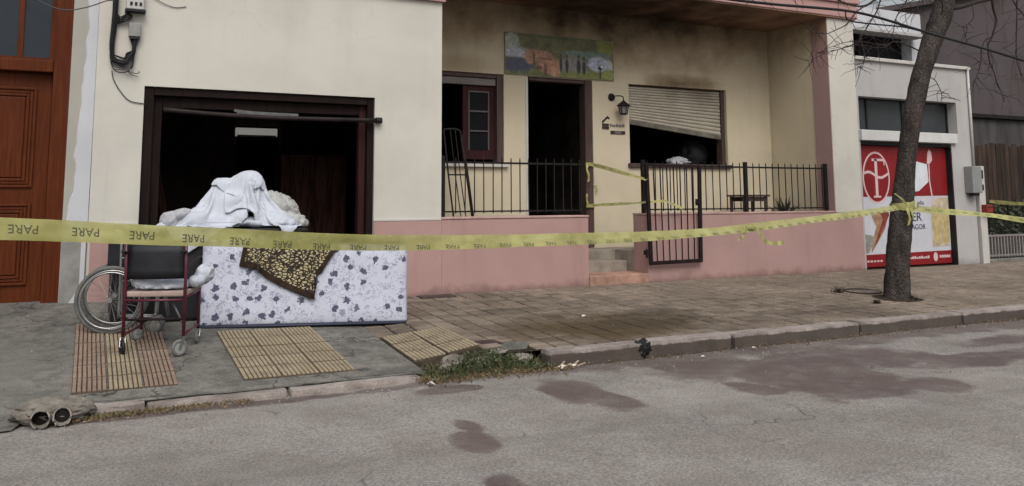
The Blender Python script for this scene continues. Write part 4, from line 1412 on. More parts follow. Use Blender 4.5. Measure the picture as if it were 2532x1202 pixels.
# ------------------------------------------------------------------ garage: bent pole, pale panel
gp = thing('shutter_pole', (1.9, -0.03, 2.06), 'dark bent metal pole lying across the top of the garage opening', 'pole')
MB().tube(smooth_path([(0.69, -0.02, 2.085), (1.2, -0.035, 2.055), (1.8, -0.04, 2.04), (2.4, -0.04, 2.045), (3.02, -0.045, 2.055)], 4), 0.027, 10).build('tube', mat('scorched_tube', (0.016, 0.010, 0.010), 0.6, 0.5, 6, 0.2, 60, 0.25), gp, smooth=True)
MB().tube([(3.02, -0.045, 2.055), (3.09, -0.045, 2.056)], 0.036, 12).build('end_cap', M_black, gp)
b = MB()
b.bar((1.45, 0.015, 2.085), (2.12, 0.012, 2.075), 0.02, 0.05)
b.bar((1.42, 0.02, 2.11), (1.78, 0.005, 2.08), 0.012, 0.03)
b.build('torn_slat', mat('grey_slat', (0.12, 0.115, 0.12), 0.5, 0.3, 8), gp)
g = N('glow_panel')
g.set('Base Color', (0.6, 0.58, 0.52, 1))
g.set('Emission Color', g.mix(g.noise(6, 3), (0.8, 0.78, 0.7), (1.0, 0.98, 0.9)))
g.set('Emission Strength', 0.22)  # faint glow added to keep the panel pale in the unlit garage
M_glow = g.m
pan = thing('wall_panel', (2.3, 3.98, 2.1), 'pale oblong panel high in the dark garage, given an added glow', 'wall panel')
MB().box(2.03, 2.66, 3.93, 4.015, 2.125, 2.255).build('case', M_glow, pan, bevel=0.012)
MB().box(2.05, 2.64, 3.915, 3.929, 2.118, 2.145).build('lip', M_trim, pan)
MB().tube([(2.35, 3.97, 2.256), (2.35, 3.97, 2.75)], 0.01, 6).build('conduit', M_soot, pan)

cw = thing('charred_cupboard', (2.75, 2.3, 0.1), 'charred brown cupboard standing in the dark right side of the garage', 'cupboard')
M_char = mat('charred_wood', (0.055, 0.026, 0.020), 0.8, 0.6, 3, 0.4, 40, 0.1, vscale=(6, 6, 0.7))
MB().box(2.35, 3.25, 2.0, 2.5, 0.102, 1.75).build('case', M_char, cw, bevel=0.01)
for k in range(2):
    dr_ = MB().box(2.375 + 0.435 * k, 2.79 + 0.435 * k, 1.975, 1.998, 0.15, 1.70).build('door', M_char, cw, bevel=0.006)
    MB().box(2.74 + 0.10 * k, 2.755 + 0.10 * k, 1.955, 1.974, 0.85, 1.0).build('handle', M_iron, dr_)
bm_ = thing('burnt_beam', (1.2, 1.6, 0.1), 'burnt timber leaning in the dark left side of the garage', 'timber')
MB().bar((0.55, 1.9, 2.5), (1.05, 1.5, 0.12), 0.09, 0.06).build('timber', M_char, bm_, bevel=0.006)
MB().bar((0.75, 2.1, 2.2), (0.62, 1.5, 0.12), 0.06, 0.05).build('timber', M_char, bm_, bevel=0.006)

# ------------------------------------------------------------------ furniture, sheets
df = thing('box_furniture', (1.2, -0.65, 0), 'black box-shaped furniture behind the mattress, carrying the white sheets', 'furniture')
zb0 = 0.0
MB().box(0.245, 2.02, -1.02, -0.22, zb0, 0.80).build('body', M_blackfab, df, bevel=0.03)
MB().box(0.245, 2.02, -1.03, -0.21, 0.802, 0.845).build('top', M_black, df, bevel=0.012)


def union(name, blobs, voxel, m, seed, amp, f, parent=None, label=None, cat=None, origin=(0, 0, 0), floor=None, group=None):
    """several ellipsoids fused into one continuous crumpled cloth surface"""
    bm = bmesh.new()
    for c, r, rot in blobs:
        M4 = Matrix.Translation(c) @ Euler(rot).to_matrix().to_4x4() @ Matrix.Diagonal((*r, 1))
        bmesh.ops.create_icosphere(bm, subdivisions=4, radius=1, matrix=M4)
    me = bpy.data.meshes.new('tmp')
    bm.to_mesh(me)
    bm.free()
    o = bpy.data.objects.new('tmp', me)
    COL.objects.link(o)
    md = o.modifiers.new('r', 'REMESH')
    md.mode = 'VOXEL'
    md.voxel_size = voxel
    bpy.context.view_layer.update()
    me2 = bpy.data.meshes.new_from_object(o.evaluated_get(bpy.context.evaluated_depsgraph_get()))
    bpy.data.objects.remove(o)
    bm = bmesh.new()
    bm.from_mesh(me2)
    bmesh.ops.smooth_vert(bm, verts=bm.verts[:], factor=0.5, use_axis_x=True, use_axis_y=True, use_axis_z=True)
    bm.normal_update()
    sv = Vector((seed * 3.1, seed * 1.7, seed * 5.3))
    for v in bm.verts:
        q = v.co * f + sv
        q += noise.noise_vector(q * 0.6) * 1.3
        k, a = 0, 1.0
        for _ in range(4):
            k += a * (1 - 2.4 * abs(noise.noise(q)))
            q = q * 2.1 + Vector((1.3, 4.2, 2.2))
            a *= 0.48
        v.co += v.normal * amp * (k - 0.6)
        if floor is not None and v.co.z < floor:
            v.co.z = floor + (v.co.z - floor) * 0.1
    b = MB()
    bm.verts.index_update()
    b.v = [tuple(v.co) for v in bm.verts]
    b.f = [tuple(v.index for v in f_.verts) for f_ in bm.faces]
    bm.free()
    return b.build(name, m, parent, origin, smooth=True, label=label, cat=cat, group=group)


V = Vector


def drape(name, blobs, size, centre, res, m, label, cat, origin, frames=45, boxes=(), rotz=0.0, thick=0.005, z0=0.5, crush=0.0065, obbs=(), hem=None, shrink=-0.28):
    """a cloth let fall over a heap of lumps (Blender cloth run once, result kept as a mesh)"""
    bm = bmesh.new()
    for c, r, rot in blobs:
        M4 = Matrix.Translation(c) @ Euler(rot).to_matrix().to_4x4() @ Matrix.Diagonal((*r, 1))
        bmesh.ops.create_icosphere(bm, subdivisions=3, radius=1, matrix=M4)
    for (x0, x1, y0, y1, za, zb) in boxes:
        M4 = Matrix.Translation(((x0 + x1) / 2, (y0 + y1) / 2, (za + zb) / 2)) @ Matrix.Diagonal((x1 - x0, y1 - y0, zb - za, 1))
        bmesh.ops.create_cube(bm, size=1, matrix=M4)
        bmesh.ops.subdivide_edges(bm, edges=[e for e in bm.edges if e.calc_length() > 0.3], cuts=6, use_grid_fill=True)
    for M4 in obbs:
        bmesh.ops.create_cube(bm, size=1, matrix=M4)
        bmesh.ops.subdivide_edges(bm, edges=[e for e in bm.edges if e.calc_length() > 0.3], cuts=6, use_grid_fill=True)
    me = bpy.data.meshes.new('collider')
    bm.to_mesh(me)
    bm.free()
    co = bpy.data.objects.new('collider', me)
    COL.objects.link(co)
    co.modifiers.new('c', 'COLLISION')
    co.collision.thickness_outer = 0.012
    co.collision.cloth_friction = 40
    me = bpy.data.meshes.new('cloth')
    nx, ny = res
    vs, fs = [], []
    R = Matrix.Rotation(rotz, 3, 'Z')
    for j in range(ny + 1):
        for i in range(nx + 1):
            p = Vector(((i / nx - .5) * size[0], (j / ny - .5) * size[1], 0))
            p = R @ p
            p += Vector(centre) + Vector((0, 0, z0 + 0.05 * noise.noise(Vector((p.x * 4, p.y * 4, 7)))))
            vs.append(tuple(p))
    for j in range(ny):
        for i in range(nx):
            k = j * (nx + 1) + i
            fs.append((k, k + 1, k + nx + 2, k + nx + 1))
    me.from_pydata(vs, [], fs)
    cl = bpy.data.objects.new('cloth', me)
    COL.objects.link(cl)
    md = cl.modifiers.new('cloth', 'CLOTH')
    st = md.settings
    st.quality = 5
    st.mass = 0.25
    st.tension_stiffness = st.compression_stiffness = 12
    st.shear_stiffness = 6
    st.bending_stiffness = 0.08
    st.air_damping = 1.5
    st.shrink_min = shrink
    md.collision_settings.distance_min = 0.008
    md.collision_settings.use_self_collision = False
    md.point_cache.frame_start = 1
    md.point_cache.frame_end = frames + 1
    for f in range(1, frames + 1):
        S.frame_set(f)
    res_me = bpy.data.meshes.new_from_object(cl.evaluated_get(bpy.context.evaluated_depsgraph_get()))
    bpy.data.objects.remove(cl)
    bpy.data.objects.remove(co)
    S.frame_set(1)
    b = MB()
    sv = Vector((len(label) * 0.37, 2.1, 4.4))
    for v in res_me.vertices:
        q = Vector((v.co.x * 4.6 + v.co.z * 2.5, v.co.y * 4.0, v.co.z * 3.0 - v.co.x * 2.0)) + sv
        q += noise.noise_vector(q * 0.55) * 1.5
        k, a_ = 0, 1.0
        for _ in range(3):
            k += a_ * (1 - 2.6 * abs(noise.noise(q)))
            q = q * 2.1 + Vector((1.3, 4.2, 2.2))
            a_ *= 0.42
        b.v.append(tuple(v.co + v.normal * crush * max(k, -0.4)))
    b.f = [tuple(p.vertices) for p in res_me.polygons]
    o = b.build(name, m, None, origin, smooth=True, label=label, cat=cat)
    if hem:
        o.data.materials.append(hem[0])
        wx, wy = hem[1] / size[0] * nx, hem[1] / size[1] * ny
        o.data.polygons.foreach_set('material_index', [1 if min(i + .5, nx - i - .5) < wx or min(j + .5, ny - j - .5) < wy else 0 for j in range(ny) for i in range(nx)])
    sm = o.modifiers.new('thick', 'SOLIDIFY')
    sm.thickness = thick
    sb = o.modifiers.new('sub', 'SUBSURF')
    sb.levels = sb.render_levels = 1
    return o


HEAP = [(V((0.98, -0.80, 0.92)), (0.10, 0.08, 0.07), (0, 0, 0.3)), (V((1.78, -0.80, 0.90)), (0.13, 0.07, 0.06), (0, 0.2, 0)), (V((1.40, -0.82, 0.93)), (0.10, 0.06, 0.09), (0, 0.4, 0)), (V((1.10, -0.62, 0.93)), (0.36, 0.22, 0.10), (0, -0.15, 0)), (V((1.30, -0.60, 1.06)), (0.22, 0.17, 0.10), (0, -0.5, 0)), (V((1.24, -0.57, 1.20)), (0.10, 0.10, 0.09), (0, 0, 0)),
        (V((1.60, -0.64, 0.93)), (0.30, 0.18, 0.09), (0, 0.30, 0)), (V((1.48, -0.60, 1.27)), (0.13, 0.10, 0.085), (0, -0.35, 0)), (V((1.50, -0.58, 1.10)), (0.08, 0.08, 0.16), (0, 0, 0))]
BASE = [(0.245, 2.02, -1.03, -0.21, 0.0, 0.845)]
drape('bed_sheet', HEAP, (1.15, 0.80), (1.14, -0.66, 1.0), (66, 48), M_white_sheet, 'wide white bed sheet forming the left slope of the heap before the garage', 'sheet', (1.1, -0.66, 0.85), boxes=BASE, rotz=0.35, z0=0.42, frames=34)
drape('bed_sheet', [(c_ + V((0, -0.015, 0.025)), r_, e_) for c_, r_, e_ in HEAP], (0.85, 0.62), (1.66, -0.74, 1.0), (50, 36), M_white_sheet, 'second white bed sheet sliding down the right front of the heap', 'sheet', (1.66, -0.74, 0.85), frames=30, boxes=BASE, rotz=-0.30, z0=0.34)
drape('pillowcase', [(c_ + V((0, -0.01, 0.045)), r_, e_) for c_, r_, e_ in HEAP] + [(V((1.53, -0.64, 1.30)), (0.10, 0.08, 0.075), (0, 0.3, 0))], (0.50, 0.40), (1.47, -0.64, 1.0), (36, 30), M_white_sheet, 'white pillowcase bunched on the very top of the sheet heap', 'pillowcase', (1.47, -0.64, 1.3), frames=26, boxes=BASE, rotz=0.6, z0=0.50)
union('quilt', [(V((1.05, -0.64, 0.89)), (0.34, 0.24, 0.05), (0, -0.05, 0)), (V((1.45, -0.66, 0.90)), (0.36, 0.23, 0.06), (0, 0.05, 0)), (V((1.30, -0.62, 1.02)), (0.26, 0.17, 0.11), (0, -0.3, 0)), (V((1.80, -0.78, 0.895)), (0.18, 0.18, 0.06), (0, 0.1, 0)), (V((1.42, -0.62, 1.14)), (0.15, 0.13, 0.12), (0, 0, 0))], 0.014, M_white_sheet, 17, 0.012, 6, label='crumpled off-white quilt showing under the white sheets', cat='quilt', origin=(1.35, -0.7, 0.85), floor=0.849)
union('cloth_bundle', [(V((0.745, -0.72, 0.93)), (0.085, 0.11, 0.085), (0, 0, 0)), (V((0.84, -0.72, 0.985)), (0.10, 0.12, 0.05), (0, -0.3, 0))], 0.012, M_cloth2, 6, 0.014, 11, label='small knotted off-white cloth at the left end of the heap', cat='cloth', origin=(0.77, -0.7, 0.85), floor=0.849)
g = N('clear_plastic')
g.set('Base Color', g.mix(g.noise(9, 4), (0.42, 0.43, 0.42), (0.58, 0.58, 0.56)))
g.set('Roughness', 0.35)
g.set('Alpha', 0.72)
M_plast = g.m
union('plastic_bag', [(V((1.83, -0.50, 1.02)), (0.24, 0.15, 0.16), (0, 0.6, 0)), (V((1.62, -0.45, 1.14)), (0.15, 0.12, 0.08), (0, 0.2, 0)), (V((2.00, -0.55, 0.91)), (0.13, 0.12, 0.07), (0, 0.4, 0))], 0.014, M_plast, 9, 0.022, 8, label='translucent grey plastic bag slumped at the right of the heap', cat='bag', origin=(1.85, -0.5, 0.85), floor=0.85)
tr_ = thing('tray', (1.12, -0.85, 0.86), 'flat dark green tray under the white sheets', 'tray')
b = MB()
b.prism_xz([(0.88, 0.872), (0.96, 0.852), (1.27, 0.852), (1.38, 0.90), (1.37, 0.907), (1.27, 0.862), (0.97, 0.862), (0.885, 0.885)], -0.985, -0.80)
b.build('shell', mat('green_plastic', (0.035, 0.075, 0.045), 0.4, 0.2, 8), tr_)
b = MB()
b.bar((0.88, -0.99, 0.915), (1.38, -0.99, 0.905), 0.02, 0.012)
b.build('rim', bpy.data.materials['white_cloth'], tr_)

# ------------------------------------------------------------------ mattress and leopard blanket
A = Vector((0.965, -1.33, -0.040))
B = Vector((2.865, -1.655, -0.078))
uL = (B - A).length
uu = (B - A).normalized()
nn = Vector((uu.y, -uu.x, 0)).normalized()            # towards the street
ww = Vector((-nn.x * 0.13, -nn.y * 0.13, 1)).normalized()
ww = (ww - uu * ww.dot(uu)).normalized()
nn = uu.cross(ww).normalized()
HH, TH = 0.80, 0.17
g = N('mattress_ticking')
tc = g.n.new('ShaderNodeTexCoord').outputs['Object']
dn = g.n.new('ShaderNodeTexNoise')
dn.inputs['Scale'].default_value = 30
g.l.new(tc, dn.inputs['Vector'])
dv = g.n.new('ShaderNodeVectorMath')
dv.operation = 'MULTIPLY_ADD'
g.l.new(dn.outputs['Color'], dv.inputs[0])
dv.inputs[1].default_value = (0.085, 0, 0.085)
g.l.new(tc, dv.inputs[2])
sxyz = g.sep(dv.outputs[0])
cmb = g.n.new('ShaderNodeCombineXYZ')
g.l.new(sxyz[0], cmb.inputs[0])
g.l.new(sxyz[2], cmb.inputs[1])
flatv = cmb.outputs[0]


def vor2(scale, rnd=0.85, feat='F1'):
    t = g.n.new('ShaderNodeTexVoronoi')
    t.voronoi_dimensions = '2D'
    t.feature = feat
    t.inputs['Scale'].default_value = scale
    t.inputs['Randomness'].default_value = rnd
    g.l.new(flatv, t.inputs['Vector'])
    return t


base = g.mix(g.noise(5, 4, 0.6, tc), (0.44, 0.46, 0.56), (0.52, 0.54, 0.63))
sp = vor2(46, 1.0)
base = g.mix(g.math('MULTIPLY', g.ramp(sp.outputs['Distance'], 0.36, 0.24), g.math('MULTIPLY', g.ramp(g.noise(12, 3, 0.6, tc), 0.46, 0.56), 0.65)), base, (0.15, 0.165, 0.24))
stem = vor2(9, 1.0, 'DISTANCE_TO_EDGE')
base = g.mix(g.math('MULTIPLY', g.ramp(stem.outputs['Distance'], 0.035, 0.0), g.math('MULTIPLY', g.ramp(g.noise(11, 3, 0.6, tc), 0.5, 0.6), 0.7)), base, (0.16, 0.175, 0.25))
fl = vor2(7.6, 0.75)
fmask = g.math('MULTIPLY', g.ramp(g.math('ADD', fl.outputs['Distance'], g.math('MULTIPLY', g.sep(fl.outputs['Color'])[1], 0.08)), 0.275, 0.215), g.ramp(g.sep(fl.outputs['Color'])[0], 0.26, 0.30))
f2 = vor2(12.5, 0.9)
fm2 = g.math('MULTIPLY', g.ramp(f2.outputs['Distance'], 0.26, 0.20), g.ramp(g.sep(f2.outputs['Color'])[0], 0.62, 0.66))
base = g.mix(g.math('MULTIPLY', fm2, 0.45), base, (0.14, 0.15, 0.23))
petal = g.mix(g.noise(40, 2, 0.6, tc), (0.035, 0.040, 0.075), (0.10, 0.11, 0.17))
base = g.mix(fmask, base, petal)
zq = g.sep(tc)[2]
base = g.mix(g.ramp(zq, 0.035, 0.028), base, (0.10, 0.11, 0.17))
g.set('Base Color', base)
g.set('Roughness', 0.85)
qn = g.noise(12, 2, 0.5, tc)
g.bump(g.math('ADD', g.noise(180, 2, 0.6, tc), g.math('MULTIPLY', qn, 3)), 0.35, 0.006)
bm = bmesh.new()
bmesh.ops.create_cube(bm, size=1)
bmesh.ops.scale(bm, vec=(uL, TH, HH), verts=bm.verts)
bmesh.ops.translate(bm, vec=(uL / 2, TH / 2, HH / 2), verts=bm.verts)
bmesh.ops.bevel(bm, geom=bm.edges[:], offset=0.055, segments=5, profile=0.55, affect='EDGES')
bmesh.ops.subdivide_edges(bm, edges=[e for e in bm.edges if e.calc_length() > 0.3], cuts=14, use_grid_fill=True)
for v in bm.verts:
    q = Vector((v.co.x, 0, v.co.z))
    inner = clamp(min(v.co.x, uL - v.co.x, v.co.z, HH - v.co.z) / 0.1)
    if v.co.y < 0.02:
        v.co.y += inner * (0.008 * noise.noise(q * 9) + 0.012 * noise.noise(q * 3) - 0.018)
    v.co.z += (0.020 * math.sin(v.co.x * 2.6 + 0.4) + 0.012 * noise.noise(Vector((v.co.x * 3, 7, 0))) - 0.012) * (v.co.z / HH)
    v.co.x += 0.010 * noise.noise(Vector((v.co.x * 2, v.co.z * 4, 3)))
me = bpy.data.meshes.new('mattress')
bm.to_mesh(me)
bm.free()
me.materials.append(g.m)
me.polygons.foreach_set('use_smooth', [True] * len(me.polygons))
mt = bpy.data.objects.new('mattress', me)
COL.objects.link(mt)
R4 = Matrix((uu, -nn, ww)).transposed().to_4x4()
R4.translation = A
mt.matrix_world = R4
tag(mt, 'white mattress with blue-grey flower print standing on its edge before the garage', 'mattress')
ORG[mt.as_pointer()] = A
for z_, y_ in ((0.012, 0.006), (HH - 0.02, 0.008)):
    b = MB()
    b.tube([(0.03, y_, z_), (uL * 0.5, y_ - 0.004, z_ + 0.01 * (z_ > 0.3)), (uL - 0.03, y_, z_)], 0.009, 8)
    o = MB.build(b, 'piping', mat('navy_piping', (0.05, 0.055, 0.09), 0.7) if z_ < 0.1 else bpy.data.materials['navy_piping'], None, smooth=True)
    o.parent = mt

leo = N('leopard_fleece')
v1 = leo.n.new('ShaderNodeTexVoronoi')
v1.feature = 'DISTANCE_TO_EDGE'
v1.inputs['Scale'].default_value = 31
dd = leo.n.new('ShaderNodeTexNoise')
dd.inputs['Scale'].default_value = 14
leo.l.new(leo.pos, dd.inputs['Vector'])
da = leo.n.new('ShaderNodeVectorMath')
da.operation = 'MULTIPLY_ADD'
leo.l.new(dd.outputs['Color'], da.inputs[0])
da.inputs[1].default_value = (0.05, 0.05, 0.05)
leo.l.new(leo.mapv((0.85, 1.0, 1.35)), da.inputs[2])
leo.l.new(da.outputs[0], v1.inputs['Vector'])
cc = leo.mix(leo.ramp(v1.outputs['Distance'], 0.14, 0.20), (0.024, 0.016, 0.011), (0.42, 0.365, 0.22))
leo.set('Base Color', cc)
leo.set('Roughness', 0.95)
leo.bump(leo.noise(160, 2), 0.5, 0.006)
M_hem = mat('brown_fleece', (0.035, 0.024, 0.017), 0.95, 0.3, 12, 0.5, 160, 0.1)
obb = R4 @ Matrix.Translation((uL / 2, TH / 2, HH / 2 - 0.01)) @ Matrix.Diagonal((uL, TH + 0.05, HH, 1))
ctr = A + uu * 0.76 + ww * HH + nn * 0.02
drape('blanket', [(ctr + uu * 0.19 - nn * 0.02 - ww * 0.02, (0.05, 0.10, 0.035), (0, 0, 0.3)), (ctr - uu * 0.22 - nn * 0.05 - ww * 0.02, (0.04, 0.10, 0.03), (0, 0, -0.4))], (0.80, 0.60), tuple(ctr), (62, 48), leo.m, 'leopard-print blanket with dark brown hem draped over the mattress', 'blanket', tuple(A + uu * 0.8 + ww * 0.3),
      frames=46, boxes=[(0.245, 2.02, -1.03, -0.21, 0.0, 0.845)], rotz=-0.62, z0=0.06, crush=0.004, obbs=[obb], hem=(M_hem, 0.045), thick=0.010, shrink=-0.12)

# ------------------------------------------------------------------ commode wheelchair (maroon frame, small castors)
wc = thing('wheelchair', (0.609, -1.949, -0.09), 'maroon framed wheelchair with black backrest and small castors, seen from behind', 'wheelchair')
O = Vector((0.615, -1.945, 0))
xr = Vector((0.930, -0.367, 0)).normalized()
yf = Vector((0.367, 0.930, 0)).normalized()


def L(a, d, z):
    return O + xr * a + yf * d + Vector((0, 0, z))


M_mar = mat('maroon_paint', (0.090, 0.012, 0.028), 0.4, 0.25, 9, 0.05, spec=0.5)
W_, Bk, Fr = 0.235, -0.21, 0.215
for s in (-1, 1):
    MB().tube([L(s * W_, Bk, 0.02), L(s * W_, Bk, 0.55), L(s * W_, Bk - 0.02, 0.785)], 0.0135, 10).build('back_post', M_mar, wc, smooth=True)
    MB().tube([L(s * W_, Fr, 0.02), L(s * W_, Fr, 0.43)], 0.0125, 10).build('front_leg', M_mar, wc, smooth=True)
    MB().tube(smooth_path([L(s * W_, Bk, 0.575), L(s * W_, -0.05, 0.60), L(s * W_, 0.15, 0.635), L(s * W_, 0.23, 0.63), L(s * W_, 0.235, 0.56), L(s * W_, 0.22, 0.50)], 4), 0.012, 8).build('armrest', M_black, wc, smooth=True)
    MB().tube([L(s * W_, Bk, 0.34), L(s * W_, Fr, 0.36)], 0.011, 8).build('side_rail', M_mar, wc, smooth=True)
    MB().tube([L(s * W_, Bk, 0.05), L(s * W_, Fr, 0.07)], 0.011, 8).build('side_rail', M_mar, wc, smooth=True)
    MB().tube([L(s * W_, Bk - 0.005, 0.70), L(s * W_, Bk - 0.09, 0.715)], 0.014, 8).build('push_handle', M_black, wc, smooth=True)
MB().tube([L(-W_, Bk, 0.78), L(W_, Bk, 0.785)], 0.013, 10).build('top_bar', M_mar, wc, smooth=True)
for z, d in ((0.17, Bk), (0.32, Bk), (0.34, Fr)):
    MB().tube([L(-W_, d, z), L(W_, d, z)], 0.010, 8).build('cross_bar', M_mar if z > 0.2 else M_iron2, wc, smooth=True)
MB().tube([L(0.07, 0.0, 0.30), L(0.17, 0.02, 0.08)], 0.008, 8).build('brace', M_steel, wc, smooth=True)
# backrest: gently bowed vinyl panel
b = MB()
vs, fs = [], []
for side in (0, 1):
    for j in range(5):
        for i in range(9):
            a = lerp(-W_ + 0.012, W_ - 0.012, i / 8)
            z = lerp(0.49, 0.765, j / 4)
            bow = 0.028 * math.cos(math.pi * (i / 8 - 0.5))
            vs.append(L(a, Bk - bow - (0.004 if side == 0 else -0.008), z))
for side in (0, 1):
    o_ = side * 45
    for j in range(4):
        for i in range(8):
            q = (o_ + j * 9 + i, o_ + j * 9 + i + 1, o_ + (j + 1) * 9 + i + 1, o_ + (j + 1) * 9 + i)
            fs.append(q if side == 0 else q[::-1])
rim = [i for i in range(9)] + [j * 9 + 8 for j in range(1, 5)] + [36 + i for i in range(7, -1, -1)] + [j * 9 for j in range(3, 0, -1)]
for k in range(len(rim)):
    a, c = rim[k], rim[(k + 1) % len(rim)]
    fs.append((c, a, a + 45, c + 45))
b.add(vs, fs)
b.build('backrest', M_blackfab, wc, smooth=True)
seat = MB()
vs = [L(-W_ - 0.005, Bk + 0.01, 0.345), L(W_ + 0.005, Bk + 0.01, 0.345), L(W_ + 0.005, Fr, 0.36), L(-W_ - 0.005, Fr, 0.36)]
seat.add(vs + [v + Vector((0, 0, 0.045)) for v in vs], [(3, 2, 1, 0), (4, 5, 6, 7), (0, 1, 5, 4), (1, 2, 6, 5), (2, 3, 7, 6), (3, 0, 4, 7)])
seat.build('seat', mat('seat_board', (0.36, 0.27, 0.24), 0.7, 0.2, 6), wc, bevel=0.012)


def castor(parent, c, r, axis, tyre, m_hub, pivot):
    w = thing('castor', tuple(c), None, None)
    w.parent = parent
    w.location = Vector(c) - ORG[parent.as_pointer()]
    axis = Vector(axis).normalized()
    MB().torus(c, axis, r * 0.78, r * 0.22, 24, 8).build('tyre', tyre, w, smooth=True)
    MB().tube([Vector(c) - axis * 0.008, Vector(c) + axis * 0.008], r * 0.62, 18).build('hub', m_hub, w)
    MB().tube([Vector(c) - axis * 0.022, Vector(c) + axis * 0.022], r * 0.14, 8).build('axle', M_steel, w)
    f = MB()
    for s in (-1, 1):
        f.bar(Vector(c) + axis * 0.020 * s, Vector(pivot) + axis * 0.018 * s, 0.005, 0.022)
    f.bar(Vector(pivot) - axis * 0.022, Vector(pivot) + axis * 0.022, 0.03, 0.006)
    f.build('fork', M_steel, w)


gz = lambda p: zs(p.x, p.y) + 0.004
M_hub = mat('castor_hub', (0.30, 0.31, 0.30), 0.5, 0.15, 9)
M_tyre = mat('castor_tyre', (0.16, 0.165, 0.16), 0.7, 0.2, 9)
for a, d, ax, ofs, ty, r in ((W_, Bk, (0.30, -0.95, 0), (-0.03, -0.02), M_tyre, 0.066), (-W_, Bk, (0.97, 0.2, 0), (-0.005, -0.05), M_black, 0.062),
                             (W_, Fr, (0.95, -0.30, 0), (-0.01, -0.03), M_tyre, 0.062), (-W_, Fr, (0.3, -0.95, 0), (-0.03, 0.0), M_tyre, 0.062)):
    p = L(a, d, 0)
    c = Vector((p.x + ofs[0], p.y + ofs[1], 0))
    c.z = gz(c) + r
    castor(wc, c, r, ax, ty, M_hub if ty is M_tyre else M_black, (p.x, p.y, 0.03))
union('folded_cloth', [(L(-0.08, -0.06, 0.435), (0.14, 0.13, 0.055), (0, 0.25, -0.4)), (L(0.08, -0.02, 0.42), (0.15, 0.16, 0.05), (0, 0, -0.4)), (L(-0.15, -0.12, 0.46), (0.06, 0.07, 0.05), (0, 0, 0))], 0.010, M_white_sheet, 12, 0.014, 9, label='white cloth lying on the wheelchair seat', cat='cloth', origin=tuple(L(0, 0, 0.39)), floor=0.405)
union('plastic_bag', [(L(W_ + 0.055, 0.14, 0.50), (0.075, 0.13, 0.085), (0, 0.2, -0.4)), (L(W_ + 0.03, 0.02, 0.45), (0.06, 0.10, 0.05), (0, 0, -0.4))], 0.010, M_white_sheet, 15, 0.010, 12, label='white plastic bag bulging from the armrest of the maroon wheelchair', cat='bag', origin=tuple(L(W_, 0.1, 0.45)))

# ------------------------------------------------------------------ folded wheelchair with the large spoked wheels, behind
fwc = thing('wheelchair', (0.30, -1.36, -0.04), 'folded grey wheelchair with large spoked wheel, behind the maroon one', 'wheelchair')
nx_ = Vector((-0.22, -0.975, 0)).normalized()
dx_ = Vector((0.975, -0.22, 0)).normalized()


def big_wheel(c, r):
    w = thing('wheel', tuple(c), None, None)
    w.parent = fwc
    w.location = Vector(c) - ORG[fwc.as_pointer()]
    MB().torus(c, nx_, r - 0.017, 0.017, 56, 10).build('tyre', M_rubber, w, smooth=True)
    MB().torus(c, nx_, r - 0.040, 0.009, 56, 6).build('rim', M_steel, w, smooth=True)
    MB().torus(Vector(c) + nx_ * 0.035, nx_, r - 0.055, 0.008, 56, 6).build('hand_rim', M_steel, w, smooth=True)
    MB().tube([Vector(c) - nx_ * 0.035, Vector(c) + nx_ * 0.045], 0.022, 12).build('hub', M_steel, w)
    sp = MB()
    u = nx_.orthogonal().normalized()
    v = nx_.cross(u)
    for k in range(24):
        a = 2 * math.pi * k / 24
        a2 = a + (0.35 if k % 2 else -0.35)
        d1 = u * math.cos(a2) + v * math.sin(a2)
        d2 = u * math.cos(a) + v * math.sin(a)
        sp.tube([Vector(c) + d1 * 0.02 + nx_ * (0.02 if k % 2 else -0.02), Vector(c) + d2 * (r - 0.042)], 0.0014, 4)
    sp.build('spokes', M_steel, w)


c1 = Vector((0.235, -1.40, 0))
c1.z = zs(c1.x, c1.y) + 0.296
big_wheel(c1, 0.292)
c2 = c1 - nx_ * 0.20
c2.z = zs(c2.x, c2.y) + 0.296
big_wheel(c2, 0.292)
M_chrome = M_steel
for c, s in ((c1 - nx_ * 0.05, 1), (c2 + nx_ * 0.05, -1)):
    F = lambda d, z: c + dx_ * d + Vector((0, 0, z - c.z))
    MB().tube(smooth_path([F(0.06, 0.10), F(0.06, 0.50), F(0.05, 0.80), F(0.0, 0.86), F(-0.09, 0.865)], 5), 0.012, 8).build('back_post', M_chrome, fwc, smooth=True)
    MB().tube([F(-0.10, 0.868), F(-0.0, 0.862)], 0.017, 10).build('grip', M_black, fwc, smooth=True)
    MB().tube(smooth_path([F(0.06, 0.62), F(0.30, 0.625), F(0.36, 0.60), F(0.37, 0.40), F(0.36, 0.10)], 5), 0.011, 8).build('side_frame', M_chrome, fwc, smooth=True)
    MB().tube([F(0.06, 0.12), F(0.40, 0.10)], 0.011, 8).build('side_frame', M_chrome, fwc, smooth=True)
    MB().tube([F(0.06, 0.42), F(0.40, 0.42), F(0.46, 0.10)], 0.011, 8).build('side_frame', M_chrome, fwc, smooth=True)
    MB().bar(F(0.08, 0.64), F(0.32, 0.645), 0.035, 0.03).build('arm_pad', M_black, fwc, bevel=0.008)
    MB().bar(F(0.10, 0.52), F(0.33, 0.52), 0.006, 0.18).build('side_panel', M_blackfab, fwc)
    cc_ = F(0.36, 0)
    cc_.z = zs(cc_.x, cc_.y) + 0.075
    castor(fwc, cc_, 0.072, nx_, M_rubber, M_steel, cc_ + Vector((0, 0, 0.09)))
b = MB()
for k in range(2):
    a = (c1 - nx_ * 0.05) if k == 0 else (c2 + nx_ * 0.05)
cA, cB = c1 - nx_ * 0.055 + dx_ * 0.06, c2 + nx_ * 0.055 + dx_ * 0.06
q = []
